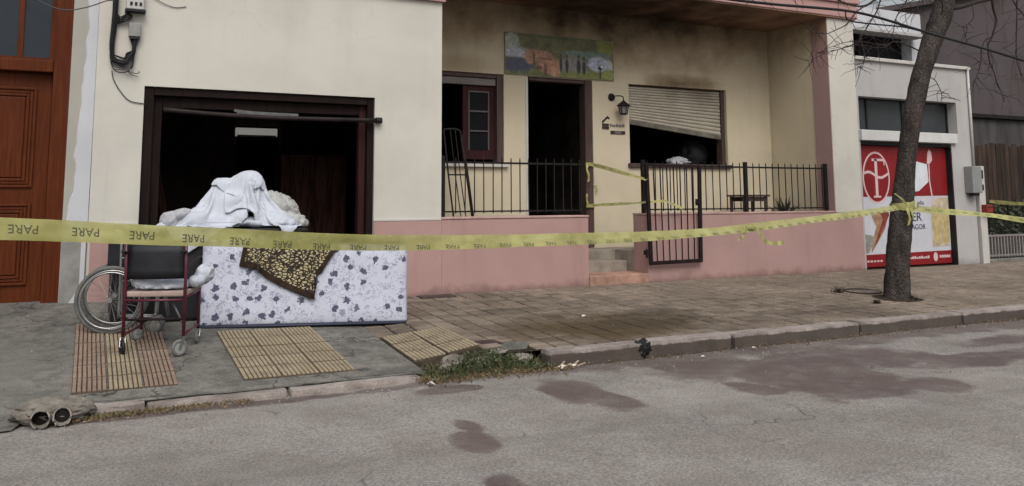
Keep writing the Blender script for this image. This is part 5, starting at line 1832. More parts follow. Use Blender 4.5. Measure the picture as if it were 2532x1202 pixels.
for c in (cA, (cA + cB) / 2 - dx_ * 0.12, cB):
    q += [Vector((c.x, c.y, 0.48)), Vector((c.x, c.y, 0.80))]
b.add(q, [(0, 2, 3, 1), (2, 4, 5, 3)])
o = b.build('backrest', M_blackfab, fwc)
o.modifiers.new('thick', 'SOLIDIFY').thickness = 0.012
b = MB()
q = []
for c in (cA, (cA + cB) / 2 - Vector((0, 0, 0.0)), cB):
    for d in (0.02, 0.34):
        p = c + dx_ * d
        q.append(Vector((p.x, p.y, 0.44 if c is not q else 0.44)))
q[2].z = q[3].z = 0.58
b.add(q, [(0, 1, 3, 2), (2, 3, 5, 4)])
o = b.build('seat', M_blackfab, fwc)
o.modifiers.new('thick', 'SOLIDIFY').thickness = 0.012
MB().tube([cA + Vector((0, 0, 0.0)) + dx_ * 0.12, Vector((cB.x, cB.y, 0.42)) + dx_ * 0.12], 0.010, 8).tube([cB + dx_ * 0.12, Vector((cA.x, cA.y, 0.42)) + dx_ * 0.12], 0.010, 8).build('cross_brace', M_chrome, fwc, smooth=True)

# ------------------------------------------------------------------ things in the porch
mf = thing('metal_frame', (4.35, 0.7, 0.4), 'dark metal frame leaning in the porch behind the left railing', 'frame')
MB().tube(smooth_path([(4.20, 0.75, 2.05), (4.34, 0.75, 2.06), (4.42, 0.74, 2.04), (4.44, 0.73, 1.98)], 4), 0.014, 8).build('top_bar', M_iron, mf, smooth=True)
MB().tube([(4.44, 0.73, 1.98), (4.50, 0.66, 1.45), (4.60, 0.55, 0.42)], 0.022, 8).build('leg', M_iron2, mf, smooth=True)
MB().tube([(4.20, 0.75, 2.05), (4.24, 0.68, 1.45), (4.33, 0.56, 0.42)], 0.012, 8).build('leg', M_iron, mf, smooth=True)
for k in range(2):
    x = 4.29 + 0.07 * k
    MB().tube([(x, 0.74, 2.04), (x + 0.04, 0.66, 1.45), (x + 0.13, 0.555, 0.55)], 0.007, 6).build('rod', M_iron, mf)
MB().tube([(4.25, 0.68, 1.45), (4.50, 0.66, 1.45)], 0.010, 6).build('cross_bar', M_iron, mf)
tb = thing('side_table', (9.5, 0.9, 0.4), 'small brown table in the porch behind the right railing', 'table')
MB().box(9.24, 9.80, 0.70, 1.10, 1.155, 1.185).build('table_top', M_brown, tb, bevel=0.006)
for a in (9.30, 9.74):
    for d in (0.75, 1.05):
        MB().box(a - 0.018, a + 0.018, d - 0.018, d + 0.018, 0.402, 1.154).build('leg', M_brown, tb)
MB().box(9.32, 9.72, 1.04, 1.06, 1.08, 1.15).build('apron', M_brown, tb)
MB().box(9.32, 9.72, 0.74, 0.76, 1.08, 1.15).build('apron', M_brown, tb)
M_ag = leafmat('agave_leaf', (0.020, 0.024, 0.014), (0.055, 0.055, 0.032))


def agave(name, c, n, ln, label, seed):
    r = random.Random(seed)
    t = thing(name, c, label, 'plant')
    b = MB()
    b.tube([(c[0], c[1], c[2]), (c[0], c[1], c[2] + 0.02), (c[0], c[1], c[2] + 0.40)], [0.10, 0.12, 0.16], 14)
    b.build('pot', mat('clay_pot_' + str(seed), (0.16, 0.075, 0.05), 0.85), t)
    for k in range(n):
        a = 2 * math.pi * k / n + r.uniform(-.2, .2)
        el = r.uniform(0.65, 1.4)
        l_ = ln * r.uniform(0.75, 1.1)
        d = Vector((math.cos(a) * math.cos(el), math.sin(a) * math.cos(el), math.sin(el)))
        s = d.cross(Vector((0, 0, 1))).normalized()
        p0 = Vector(c) + Vector((0, 0, 0.40))
        b = MB()
        vs, fs = [], []
        for i in range(5):
            tt = i / 4
            p = p0 + d * l_ * tt + Vector((0, 0, -0.12 * tt * tt * l_))
            wd = 0.026 * (1 - tt) ** 0.6 * (0.6 + tt) + 0.001
            vs += [p - s * wd, p + Vector((0, 0, -0.3 * wd)), p + s * wd]
            if i:
                e = (i - 1) * 3
                fs += [(e, e + 1, e + 4, e + 3), (e + 1, e + 2, e + 5, e + 4)]
        b.add(vs, fs)
        b.build('leaf', M_ag, t, smooth=True)


agave('spiky_plant', (10.12, 0.72, 0.40), 26, 0.42, 'dark spiky potted plant behind the right railing beside the pillar', 4)
agave('spiky_plant', (10.30, 1.05, 0.40), 9, 0.32, 'smaller dark plant in the porch corner by the pillar', 8)

# ------------------------------------------------------------------ street tree
g = N('bark')
tc = g.mapv((1, 1, 0.35))
n1 = g.noise(7, 6, 0.7, tc)
n2 = g.noise(40, 4, 0.7, tc)
col = g.mix(g.ramp(n1, 0.3, 0.7), (0.030, 0.024, 0.022), (0.080, 0.068, 0.062))
col = g.mix(g.math('MULTIPLY', g.ramp(g.noise(3, 5, 0.7), 0.58, 0.72), 0.4), col, (0.10, 0.092, 0.085))
g.set('Base Color', col)
g.set('Roughness', 0.95)
g.set('Specular IOR Level', 0.15)
vb = g.n.new('ShaderNodeTexVoronoi')
vb.feature = 'DISTANCE_TO_EDGE'
vb.inputs['Scale'].default_value = 17
vw = g.n.new('ShaderNodeVectorMath')
vw.operation = 'MULTIPLY_ADD'
nb_ = g.n.new('ShaderNodeTexNoise')
nb_.inputs['Scale'].default_value = 9
g.l.new(g.pos, nb_.inputs['Vector'])
g.l.new(nb_.outputs['Color'], vw.inputs[0])
vw.inputs[1].default_value = (0.25, 0.25, 0.12)
g.l.new(g.mapv((1, 1, 0.20)), vw.inputs[2])
g.l.new(vw.outputs[0], vb.inputs['Vector'])
fis = g.ramp(vb.outputs['Distance'], 0.0, 0.22)
col = g.mix(g.ramp(vb.outputs['Distance'], 0.09, 0.0, 0.0, 0.40), col, (0.014, 0.011, 0.010))
g.set('Base Color', col)
g.bump(g.math('ADD', g.math('ADD', n1, n2), g.math('MULTIPLY', fis, 0.8)), 0.9, 0.016)
M_bark = g.m
M_twig = mat('twig_bark', (0.035, 0.025, 0.024), 0.9, 0.3, 9)
tree = thing('tree', (8.87, -2.35, -0.1), 'leaning bare street tree with yellow tape tied round its trunk', 'tree')
path = smooth_path([(8.86, -2.35, -0.20), (8.875, -2.35, -0.06), (8.915, -2.35, 0.18), (8.968, -2.35, 0.57), (9.10, -2.35, 1.16), (9.25, -2.35, 1.82), (9.485, -2.35, 2.50), (9.77, -2.35, 3.10), (10.0, -2.35, 3.45), (10.15, -2.34, 3.75), (10.38, -2.30, 4.25), (10.5, -2.3, 4.8)], 8)
rad = []
for i, p in enumerate(path):
    z = p.z
    r = 0.135 if z > 0.2 else lerp(0.175, 0.135, clamp((z + 0.15) / 0.35) ** 0.6)
    r = lerp(r, 0.115, clamp((z - 0.4) / 1.4)) if z > 0.4 else r
    r = 0.115 + 0.012 * sstep(2.6, 3.4, z) if z > 1.8 else r
    rad.append(r if z < 3.9 else lerp(0.125, 0.07, clamp((z - 3.9) / 0.9)))
b = MB()
b.tube(path, rad, 22)
nv = []
ncen = len(path)
for i, v in enumerate(b.v):
    c = path[min(i // 22, ncen - 1)]
    p = Vector(v)
    d = p - c
    k = 1 + 0.14 * noise.noise(Vector((p.x * 7, p.y * 7, p.z * 2.2))) + 0.09 * noise.noise(Vector((p.x * 19, p.y * 19, p.z * 6)))
    nv.append(tuple(c + d * k))
b.v = nv
b.build('trunk', M_bark, tree, smooth=True)
b = MB()
n = 28
b.v.append((8.885, -2.37, zs(8.88, -2.37) + 0.022))
for i in range(n):
    a = 2 * math.pi * i / n
    rr = 0.27 * (1 + 0.22 * noise.noise(Vector((math.cos(a) * 1.5, math.sin(a) * 1.5, 2))))
    x_, y_ = 8.885 + rr * math.cos(a) * 1.1, -2.37 + rr * math.sin(a)
    b.v.append((x_, y_, zs(x_, y_) + 0.004))
for i in range(n):
    b.f.append((0, 1 + i, 1 + (i + 1) % n))
b.build('soil', mat('pit_soil', (0.045, 0.033, 0.025), 0.95, 0.4, 12, 0.8, 60, 0.1), tree, smooth=True)
twig_mb = MB()
rnd = random.Random(11)
branches = [
    ([(10.38, -2.30, 4.25), (10.2, -2.2, 4.5), (9.98, -2.15, 4.3), (9.33, -2.1, 3.86), (8.96, -2.1, 3.62), (8.62, -2.05, 3.60), (8.3, -2.0, 3.72)], 0.030, 0.006),
    ([(10.03, -2.38, 3.58), (10.31, -2.5, 3.64), (10.74, -2.6, 3.77), (11.19, -2.7, 3.95), (11.7, -2.8, 4.3)], 0.035, 0.012),
    ([(10.74, -2.6, 3.77), (10.74, -2.6, 3.66), (10.79, -2.6, 3.47), (10.70, -2.6, 3.27), (10.57, -2.6, 3.10), (10.62, -2.6, 2.86), (10.71, -2.6, 2.6), (10.85, -2.6, 2.37)], 0.020, 0.004),
    ([(10.68, -2.6, 3.25), (10.50, -2.6, 3.15), (10.42, -2.6, 2.95), (10.34, -2.6, 2.73), (10.22, -2.6, 2.56)], 0.010, 0.003),
    ([(11.5, -2.72, 4.15), (11.33, -2.6, 3.9), (11.23, -2.6, 3.51), (11.17, -2.6, 3.17), (11.17, -2.6, 2.9), (11.29, -2.6, 2.69)], 0.014, 0.004),
    ([(9.33, -2.1, 3.86), (9.12, -2.2, 3.74), (8.96, -2.2, 3.46), (8.76, -2.2, 3.24), (8.60, -2.2, 3.02)], 0.013, 0.004),
    ([(9.75, -2.15, 4.12), (9.62, -2.2, 3.83), (9.46, -2.2, 3.59), (9.33, -2.2, 3.39), (9.23, -2.2, 3.17)], 0.012, 0.004),
    ([(9.68, -2.27, 3.02), (9.45, -2.2, 3.13), (9.27, -2.2, 3.12), (9.12, -2.2, 3.07), (8.83, -2.2, 3.08), (8.47, -2.2, 3.07), (8.18, -2.2, 2.98), (7.83, -2.2, 2.82)], 0.010, 0.003),
    ([(9.27, -2.2, 3.12), (9.04, -2.2, 3.03), (8.61, -2.2, 3.04), (8.25, -2.2, 2.94), (7.75, -2.2, 2.77)], 0.007, 0.003),
    ([(8.66, -2.2, 3.20), (8.70, -2.2, 3.0), (8.70, -2.2, 2.84), (8.64, -2.2, 2.75), (8.55, -2.2, 2.79)], 0.008, 0.003),
    ([(8.96, -2.1, 3.62), (8.7, -2.15, 3.50), (8.45, -2.15, 3.28), (8.15, -2.1, 3.16), (7.8, -2.1, 3.2)], 0.011, 0.003),
    ([(10.3, -2.3, 4.05), (10.0, -2.45, 3.98), (9.6, -2.5, 3.78), (9.35, -2.5, 3.52), (9.15, -2.5, 3.42)], 0.012, 0.003),
    ([(8.3, -2.0, 3.72), (8.0, -1.95, 3.62), (7.6, -1.9, 3.66), (7.2, -1.9, 3.55)], 0.007, 0.003),
    ([(10.0, -2.36, 3.44), (9.85, -2.5, 3.62), (9.6, -2.55, 3.66), (9.3, -2.6, 3.62)], 0.010, 0.003),
    ([(11.0, -2.66, 3.86), (11.3, -2.6, 3.66), (11.6, -2.6, 3.4), (11.7, -2.6, 3.0)], 0.010, 0.003),
    ([(9.60, -2.3, 2.72), (9.72, -2.42, 2.62), (9.78, -2.46, 2.48), (9.74, -2.46, 2.36)], 0.007, 0.003),
    ([(10.4, -2.55, 3.67), (10.3, -2.6, 3.45), (10.12, -2.6, 3.3), (10.15, -2.62, 3.1)], 0.007, 0.003),
]
for pts, r0, r1 in branches:
    sp = smooth_path(pts, 5)
    sp = [p + Vector((noise.noise(p * 5), noise.noise(p * 5 + Vector((9, 0, 0))), noise.noise(p * 5 + Vector((0, 9, 0))))) * 0.018 for p in sp]
    MB().tube(sp, [lerp(r0, r1, i / (len(sp) - 1)) for i in range(len(sp))], 7).build('branch', M_twig, tree, smooth=True)
    for _ in range(int(len(sp) * 0.8)):
        i = rnd.randrange(len(sp) // 3, len(sp))
        p = sp[i]
        d = Vector((rnd.uniform(-1, 1), rnd.uniform(-.6, .6), rnd.uniform(-0.9, 0.7))).normalized()
        l_ = rnd.uniform(0.10, 0.42)
        q = [p]
        for k in range(4):
            d = (d + Vector((rnd.uniform(-.35, .35), rnd.uniform(-.3, .3), rnd.uniform(-.35, .2)))).normalized()
            q.append(q[-1] + d * l_ / 4)
        twig_mb.tube(q, [0.0042, 0.0036, 0.003, 0.0024, 0.0018], 5)
twig_mb.build('twigs', M_twig, tree, smooth=True, kind='stuff')

# ------------------------------------------------------------------ overhead cables
cab = [(-2, -2.9, 3.9), (4.9, -2.9, 3.26), (5.71, -2.9, 3.20), (6.48, -2.9, 3.20), (7.32, -2.9, 3.23), (7.76, -2.9, 3.235), (8.22, -2.9, 3.20), (8.98, -2.9, 3.10), (9.42, -2.9, 3.05), (10.02, -2.9, 2.985), (10.84, -2.9, 2.88), (11.85, -2.9, 2.73), (15, -2.9, 2.3)]
MB().tube(smooth_path(cab, 6), 0.016, 8).build('overhead_cable', M_black, None, (8, -2.9, 3), smooth=True, label='thick black overhead cable passing in front of the tree and roof edge', cat='cable')
MB().tube(smooth_path([(7.64, -2.9, 3.235), (7.68, -2.9, 3.13), (8.08, -2.9, 3.12), (8.56, -2.9, 3.13), (8.98, -2.9, 3.10)], 6), 0.009, 6).build('overhead_cable', M_black, None, (8.3, -2.9, 3.1), smooth=True, label='thinner black cable slung under the thick one beside the pillar top', cat='cable')

# ------------------------------------------------------------------ barrier tape
g = N('yellow_tape')
n1 = g.noise(4, 4, 0.6)
n2 = g.noise(30, 3, 0.6)
col = g.mix(g.ramp(n1, 0.3, 0.7), (0.27, 0.262, 0.085), (0.40, 0.39, 0.150))
col = g.mix(g.math('MULTIPLY', g.ramp(n2, 0.5, 0.8), 0.45), col, (0.46, 0.45, 0.27))
g.set('Base Color', col)
g.set('Alpha', 0.90)
g.set('Roughness', 0.38)
g.set('Specular IOR Level', 0.4)
g.bump(n2, 0.25, 0.006)
M_tape = g.m
g = N('tape_black')
g.set('Base Color', g.mix(g.noise(40, 3), (0.03, 0.032, 0.018), (0.11, 0.11, 0.05)))
g.set('Roughness', 0.6)
g.set('Alpha', g.ramp(g.noise(25, 4, 0.7), 0.25, 0.5, 0.45, 0.95))
M_tapetxt = g.m


def tape(name, pts, width, roll, label, text=True, voff=None, step=0.21, start=0.05, curl=0.0, th=0.026):
    """strip along pts; roll(t) turns it about its length, voff(t) shifts the lettering across it"""
    sp = smooth_path(pts, 10)
    n = len(sp)
    dist = [0]
    for i in range(1, n):
        dist.append(dist[-1] + (sp[i] - sp[i - 1]).length)
    tot = dist[-1]
    root = thing(name, tuple(sp[n // 2]), label, 'tape')

    def frame(s):
        s = clamp(s, 0, tot)
        i = 0
        while i < n - 2 and dist[i + 1] < s:
            i += 1
        t = (s - dist[i]) / max(1e-6, dist[i + 1] - dist[i])
        p = sp[i].lerp(sp[i + 1], t)
        d = (sp[min(i + 1, n - 1)] - sp[max(i - 1, 0)]).normalized()
        u = (Vector((0, 0, 1)) - d * d.z).normalized()
        side = d.cross(u).normalized()              # towards the street for a tape running +x
        a = roll(s / tot)
        w = u * math.cos(a) + side * math.sin(a)
        nr = side * math.cos(a) - u * math.sin(a)
        return p, d, w, nr

    def pt(s, v, off=0.0):
        p, d, w, nr = frame(s)
        bow = 0.010 * (v / (width / 2)) ** 2 * curl
        rip = 0.0065 * noise.noise(Vector((s * 5, v * 26, len(label)))) + 0.0028 * noise.noise(Vector((s * 22, v * 50, 1)))
        return p + w * v + nr * (off + rip - bow)
    b = MB()
    ns = max(8, int(tot / 0.025))
    m = 6
    for i in range(ns + 1):
        for k in range(m + 1):
            b.v.append(tuple(pt(tot * i / ns, width * (k / m - 0.5))))
    for i in range(ns):
        for k in range(m):
            a = i * (m + 1) + k
            b.f.append((a, a + m + 1, a + m + 2, a + 1))
    b.build('strip', M_tape, root, smooth=True)
    if text:
        vs, fs = text_geo('PARE')
        wd = max(v[0] for v in vs)
        s = start
        while s + wd * th < tot - 0.03:
            vo = voff(s / tot) if voff else 0.0
            q = []
            for (a, c) in vs:
                vv = vo - (c - 0.5) * th          # printed upside down as the tape hangs
                ss = s + (wd - a) * th
                q.append(tuple(pt(ss, max(-width * 0.48, min(width * 0.48, vv)), 0.0012)))
            MB().add(q, fs).build('lettering', M_tapetxt, root)
            s += step
    return root


tape('barrier_tape', [(-1.6, -6.88, 1.10), (-0.342, -6.369, 1.023), (-0.01, -6.228, 0.998), (0.27, -6.109, 0.975), (0.526, -6.0, 0.958), (0.976, -5.809, 0.922), (1.431, -5.616, 0.897), (1.982, -5.381, 0.880), (2.664, -5.091, 0.866), (3.532, -4.723, 0.852), (4.674, -4.237, 0.858), (6.249, -3.568, 0.905), (7.515, -3.03, 0.945), (8.80, -2.49, 1.0)],
     0.076, lambda t: -lerp(0.05, 0.60, sstep(0.26, 0.55, t)) + 0.10 * math.sin(t * 31), 'long yellow barrier tape stretched across the whole picture to the tree', voff=lambda t: lerp(0.0, -0.027, sstep(0.14, 0.27, t)), start=0.22, th=0.030)
tape('barrier_tape', [(9.02, -2.44, 1.0), (9.35, -2.47, 0.97), (9.67, -2.5, 0.945), (10.45, -2.55, 0.89), (11.29, -2.6, 0.80), (13.0, -2.7, 0.68)], 0.076, lambda t: -0.45 + 0.3 * math.sin(t * 14), 'yellow barrier tape running from the tree out of the right edge', start=0.1)
# turns round the trunk and the knot with hanging ends
kt = thing('tape_knot', (9.03, -2.36, 0.98), 'yellow tape wound and knotted round the tree trunk', 'tape')
for k in range(3):
    z = 1.00 + 0.022 * k
    b = MB()
    R_ = 0.140
    cxx = 9.06 + 0.005 * k
    for i in range(33):
        a = 2 * math.pi * i / 32
        zz_ = z + 0.02 * math.sin(a + k)
        for s, w in ((0, -0.022), (1, 0.022)):
            b.v.append((cxx + (R_ + 0.003 * k + 0.008 * noise.noise(Vector((i * 0.6, k * 3, s)))) * math.cos(a), -2.35 + (R_ + 0.003 * k) * math.sin(a), zz_ + w + 0.008 * noise.noise(Vector((i * .5, s * 4, k)))))
    for i in range(32):
        b.f.append((2 * i, 2 * i + 2, 2 * i + 3, 2 * i + 1))
    b.build('turn', M_tape, kt, smooth=True)
for pts, w in (([(8.97, -2.50, 1.00), (8.95, -2.53, 0.94), (8.955, -2.54, 0.86), (8.935, -2.53, 0.79)], 0.05), ([(9.02, -2.51, 1.0), (9.01, -2.54, 0.92), (9.03, -2.53, 0.86)], 0.04), ([(8.96, -2.50, 1.02), (8.84, -2.54, 1.10), (8.70, -2.55, 1.17)], 0.035), ([(9.0, -2.51, 1.02), (9.06, -2.56, 1.05), (9.12, -2.53, 1.00), (9.04, -2.52, 0.98)], 0.05)):
    b = MB()
    sp = smooth_path(pts, 6)
    for i, p in enumerate(sp):
        a = 0.6 * math.sin(i * 0.5)
        d = Vector((math.cos(a), -0.3 * math.sin(a), 0.3 * math.sin(a + 1)))
        b.v += [tuple(p - d * w / 2), tuple(p + d * w / 2)]
    for i in range(len(sp) - 1):
        b.f.append((2 * i, 2 * i + 1, 2 * i + 3, 2 * i + 2))
    b.build('end', M_tape, kt, smooth=True)
# knotted loose ends on the long tape
lk = thing('tape_ends', (5.1, -4.1, 0.8), 'two loose tape ends hanging from a knot on the long tape', 'tape')
for pts, w in (([(5.02, -4.10, 0.865), (4.96, -4.13, 0.84), (4.90, -4.15, 0.80), (4.84, -4.16, 0.775)], 0.030), ([(5.04, -4.10, 0.865), (5.12, -4.08, 0.85), (5.18, -4.07, 0.79), (5.24, -4.06, 0.745), (5.36, -4.05, 0.725), (5.46, -4.04, 0.735)], 0.036)):
    b = MB()
    sp = smooth_path(pts, 6)
    for i, p in enumerate(sp):
        d = (sp[min(i + 1, len(sp) - 1)] - sp[max(i - 1, 0)]).normalized()
        nrm = d.cross(Vector((0.39, -0.92, 0))).normalized()
        nrm = (nrm + Vector((0, -0.5 * math.sin(i), 0))).normalized()
        b.v += [tuple(p - nrm * w / 2), tuple(p + nrm * w / 2)]
    for i in range(len(sp) - 1):
        b.f.append((2 * i, 2 * i + 1, 2 * i + 3, 2 * i + 2))
    b.build('end', M_tape, lk, smooth=True)
crumple((5.03, -4.10, 0.868), (0.045, 0.02, 0.02), 4, 3, 0.3, 2).build('knot', M_tape, lk, smooth=True)
# tapes across the doorway
tape('barrier_tape', [(6.80, YB - 0.03, 1.655), (6.81, 1.0, 1.60), (6.83, 0.5, 1.50), (6.84, -0.10, 1.385)], 0.060, lambda t: -0.7 + 0.4 * math.sin(t * 5), 'upper short yellow tape from the door frame to the gate', start=0.12, th=0.022)
tape('barrier_tape', [(6.77, YB - 0.03, 1.03), (6.82, 0.9, 1.045), (6.87, 0.4, 1.06), (6.93, -0.11, 1.085), (7.12, -0.115, 1.095), (7.20, -0.112, 1.07), (7.42, -0.105, 0.99)], 0.05, lambda t: -0.7 + 0.3 * math.sin(t * 7), 'lower short yellow tape from the door frame onto the gate bars', start=0.1, th=0.02)
wr = thing('tape_wrap', (6.83, YB - 0.02, 1.6), 'yellow tape wound round the brown door frame', 'tape')
for z, h in ((1.65, 0.055), (1.02, 0.04)):
    b = MB()
    b.box(6.752, 6.898, YB - 0.012, YB - 0.003, z - h / 2, z + h / 2)
    b.build('turn', M_tape, wr)
for pts in ([(6.77, YB - 0.02, 1.64), (6.75, YB - 0.05, 1.56), (6.78, YB - 0.05, 1.46), (6.76, YB - 0.05, 1.38)], [(6.77, YB - 0.02, 1.02), (6.74, YB - 0.05, 1.12), (6.73, YB - 0.06, 1.20)], [(6.88, YB - 0.02, 1.35), (6.93, YB - 0.04, 1.30), (6.91, YB - 0.04, 1.22)]):
    b = MB()
    sp = smooth_path(pts, 5)
    for i, p in enumerate(sp):
        b.v += [(p.x - 0.016, p.y, p.z), (p.x + 0.016, p.y - 0.008 * math.sin(i), p.z + 0.008)]
    for i in range(len(sp) - 1):
        b.f.append((2 * i, 2 * i + 1, 2 * i + 3, 2 * i + 2))
    b.build('end', M_tape, wr, smooth=True)
tape('barrier_tape', [(14.05, -0.10, 1.06), (14.7, -0.25, 1.01), (16.0, -0.5, 0.98)], 0.06, lambda t: 0.4, 'far yellow tape beyond the shop at the right edge', start=0.1)

# ------------------------------------------------------------------ kerb side: drain pipes, broken corner, weeds, litter
M_rub0 = mat('broken_cement', (0.17, 0.155, 0.135), 0.95, 0.35, 9, 0.6, 60)
M_pipe = mat('old_pipe', (0.23, 0.205, 0.18), 0.8, 0.25, 12, 0.3)
for x, r, lab in ((-0.185, 0.056, 'left broken drain pipe end poking out at the road edge'), (-0.066, 0.052, 'right broken drain pipe end beside the first kerb stone')):
    dp = thing('drain_pipe', (x, -3.55, -0.2), lab, 'pipe')
    z = -0.203
    b = MB()
    n = 22
    for i in range(n):
        a = 2 * math.pi * i / n
        jag = 0.045 * noise.noise(Vector((math.cos(a) * 2, math.sin(a) * 2, x * 30))) + (0.05 if x > -0.1 and math.sin(a) > 0.2 else 0)
        for yy, rr in ((-3.62 + jag, r), (-3.62 + jag, r - 0.008), (-3.50, r - 0.008), (-3.50, r)):
            b.v.append((x + rr * math.cos(a), yy, z + rr * math.sin(a)))
    for i in range(n):
        k = (i + 1) % n
        for q in range(4):
            b.f.append((i * 4 + q, k * 4 + q, k * 4 + (q + 1) % 4, i * 4 + (q + 1) % 4))
    b.build('shell', M_pipe, dp, smooth=False)
    MB().tube([(x, -3.555, z), (x, -3.545, z)], r - 0.0085, 18).build('dark_plug', mat('pipe_dark', (0.01, 0.009, 0.008), 0.95), dp)  # black disc closing the pipe, standing in for its shaded inside
crumple((-0.12, -3.44, -0.20), (0.23, 0.11, 0.085), 71, 4, 0.16, 1.6).build('broken_concrete', M_rub0, None, (-0.1, -3.4, -0.26), label='broken concrete lump over the two drain pipes', cat='concrete')


def lump(c, r, seed, m, name, label, cat, group=None):
    b = crumple(c, r, seed, 3, 0.22, 1.3)
    return b.build(name, m, None, (c[0], c[1], c[2] - r[2]), smooth=False, label=label, cat=cat, group=group)


M_rub = mat('rubble', (0.19, 0.17, 0.15), 0.95, 0.35, 9, 0.5, 60)
for k, (x, y, r) in enumerate(((2.72, -3.16, .10), (2.92, -3.22, .075), (3.12, -3.14, .11), (3.28, -3.26, .085), (3.02, -3.05, .07), (3.30, -3.05, .09), (2.60, -3.30, .06), (3.36, -3.18, .07), (2.85, -3.05, .06))):
    lump((x, y, -0.235 + r * 0.5), (r, r * 0.8, r * 0.55), 40 + k, M_rub, 'rubble_stone', 'broken concrete lump among the weeds at the gap in the kerb', 'rubble', 'rubble at the gap in the kerb')
g2 = lump((3.32, -3.05, -0.15), (0.15, 0.10, 0.055), 90, mat('mossy_lump', (0.11, 0.11, 0.095), 0.95, 0.3, 9, 0.5), 'concrete_lump', 'larger pale grey concrete lump beside the first tall kerb stone', 'rubble')
cvr = thing('drain_cover', (3.14, -2.75, -0.13), 'dark square drain lid next to the small ribbed tiles', 'drain cover')
MB().box(3.06, 3.30, -2.93, -2.70, -0.20, -0.118).build('frame', M_iron, cvr, bevel=0.006)
MB().box(3.085, 3.275, -2.905, -2.725, -0.118, -0.108).build('lid', mat('rusty_lid', (0.055, 0.035, 0.034), 0.8, 0.3, 8), cvr, bevel=0.004)

M_weed = leafmat('weed_leaf', (0.030, 0.048, 0.018), (0.070, 0.085, 0.030))
M_dry = leafmat('dry_leaf', (0.085, 0.048, 0.022), (0.20, 0.145, 0.075))


def wpatch(r):
    a = r.random()
    x = lerp(2.42, 3.42, a) + r.gauss(0, 0.05)
    y = -3.36 + r.gauss(0, 0.10)
    h = (0.04 + 0.13 * math.sin(math.pi * a) ** 2) * r.random() ** 0.7
    return (x, y, -0.255 + h)


leaves(0, 1400, 0.015, 21, wpatch).build('weeds', M_weed, None, kind='stuff', label='green weeds growing at the gap in the kerb', cat='weeds')


def dpatch(r):
    if r.random() < 0.55:
        return (r.uniform(2.3, 3.6), -3.44 + r.gauss(0, 0.11), -0.248 + 0.02 * r.random())
    if r.random() < 0.5:
        return (-0.1 + 1.2 * r.random() ** 1.8, -3.48 + r.gauss(0, 0.05), -0.255 + 0.008 * r.random())
    if r.random() < 0.25:
        x, y = r.uniform(3.2, 11), -3.2 * r.random()
        return (x, y, zs(x, y) + 0.006 + 0.006 * r.random())
    return (r.uniform(3.4, 11), -3.47 + r.gauss(0, 0.07), -0.25 + 0.012 * r.random())


leaves(0, 3200, 0.012, 22, dpatch).build('leaf_litter', M_dry, None, kind='stuff', label='dry brown leaves and litter along the gutter', cat='leaf litter')
# grass blades by the pipes and between the kerb stones
b = MB()
r = random.Random(4)
for _ in range(1500):
    if r.random() < 0.5:
        x, y, h = 0.02 + 0.8 * r.random() ** 2.2, -3.46 + r.gauss(0, 0.025), r.uniform(0.008, 0.03)
        z0_ = -0.258
    elif r.random() < 0.6:
        x, y, h = r.uniform(2.45, 3.5), -3.33 + r.gauss(0, 0.10), r.uniform(0.04, 0.14)
        z0_ = -0.25
    else:
        x, y, h = r.uniform(3.4, 10), -3.42 + r.gauss(0, 0.01), r.uniform(0.01, 0.03)
        z0_ = -0.258
    a = r.uniform(0, 6.28)
    dx, dy = math.cos(a) * 0.004, math.sin(a) * 0.004
    lx, ly = r.gauss(0, 0.35) * h, r.gauss(0, 0.35) * h
    b.add([(x - dx, y - dy, z0_), (x + dx, y + dy, z0_), (x + lx, y + ly, z0_ + h)], [(0, 1, 2)])
b.build('grass', leafmat('dry_grass', (0.075, 0.070, 0.025), (0.16, 0.14, 0.07)), None, kind='stuff', label='short dry grass at the road edge', cat='grass')
gb = MB()
r = random.Random(77)
for _ in range(900):
    if r.random() < 0.6:
        x, y = r.uniform(-2, 11), -3.45 - abs(r.gauss(0, 0.25))
        z = ROAD_Z - 0.002
    elif r.random() < 0.6:
        x, y = r.uniform(-1.5, 10), -3.5 - 5 * r.random()
        z = ROAD_Z - 0.004
    else:
        x, y = r.uniform(-1.2, 10), -0.4 - 2.7 * r.random()
        z = zs(x, y)
    h = r.uniform(0.003, 0.010)
    q = [(x + h * math.cos(a_ + r.uniform(-.3, .3)), y + h * math.sin(a_ + r.uniform(-.3, .3)), z) for a_ in (0, 1.57, 3.14, 4.71)] + [(x, y, z + h)]
    gb.add(q, [(0, 1, 4), (1, 2, 4), (2, 3, 4), (3, 0, 4)])
gb.build('grit', mat('grit', (0.26, 0.23, 0.20), 0.9, 0.5, 30), None, kind='stuff', label='small stones and grit scattered on the road and pavement', cat='grit')
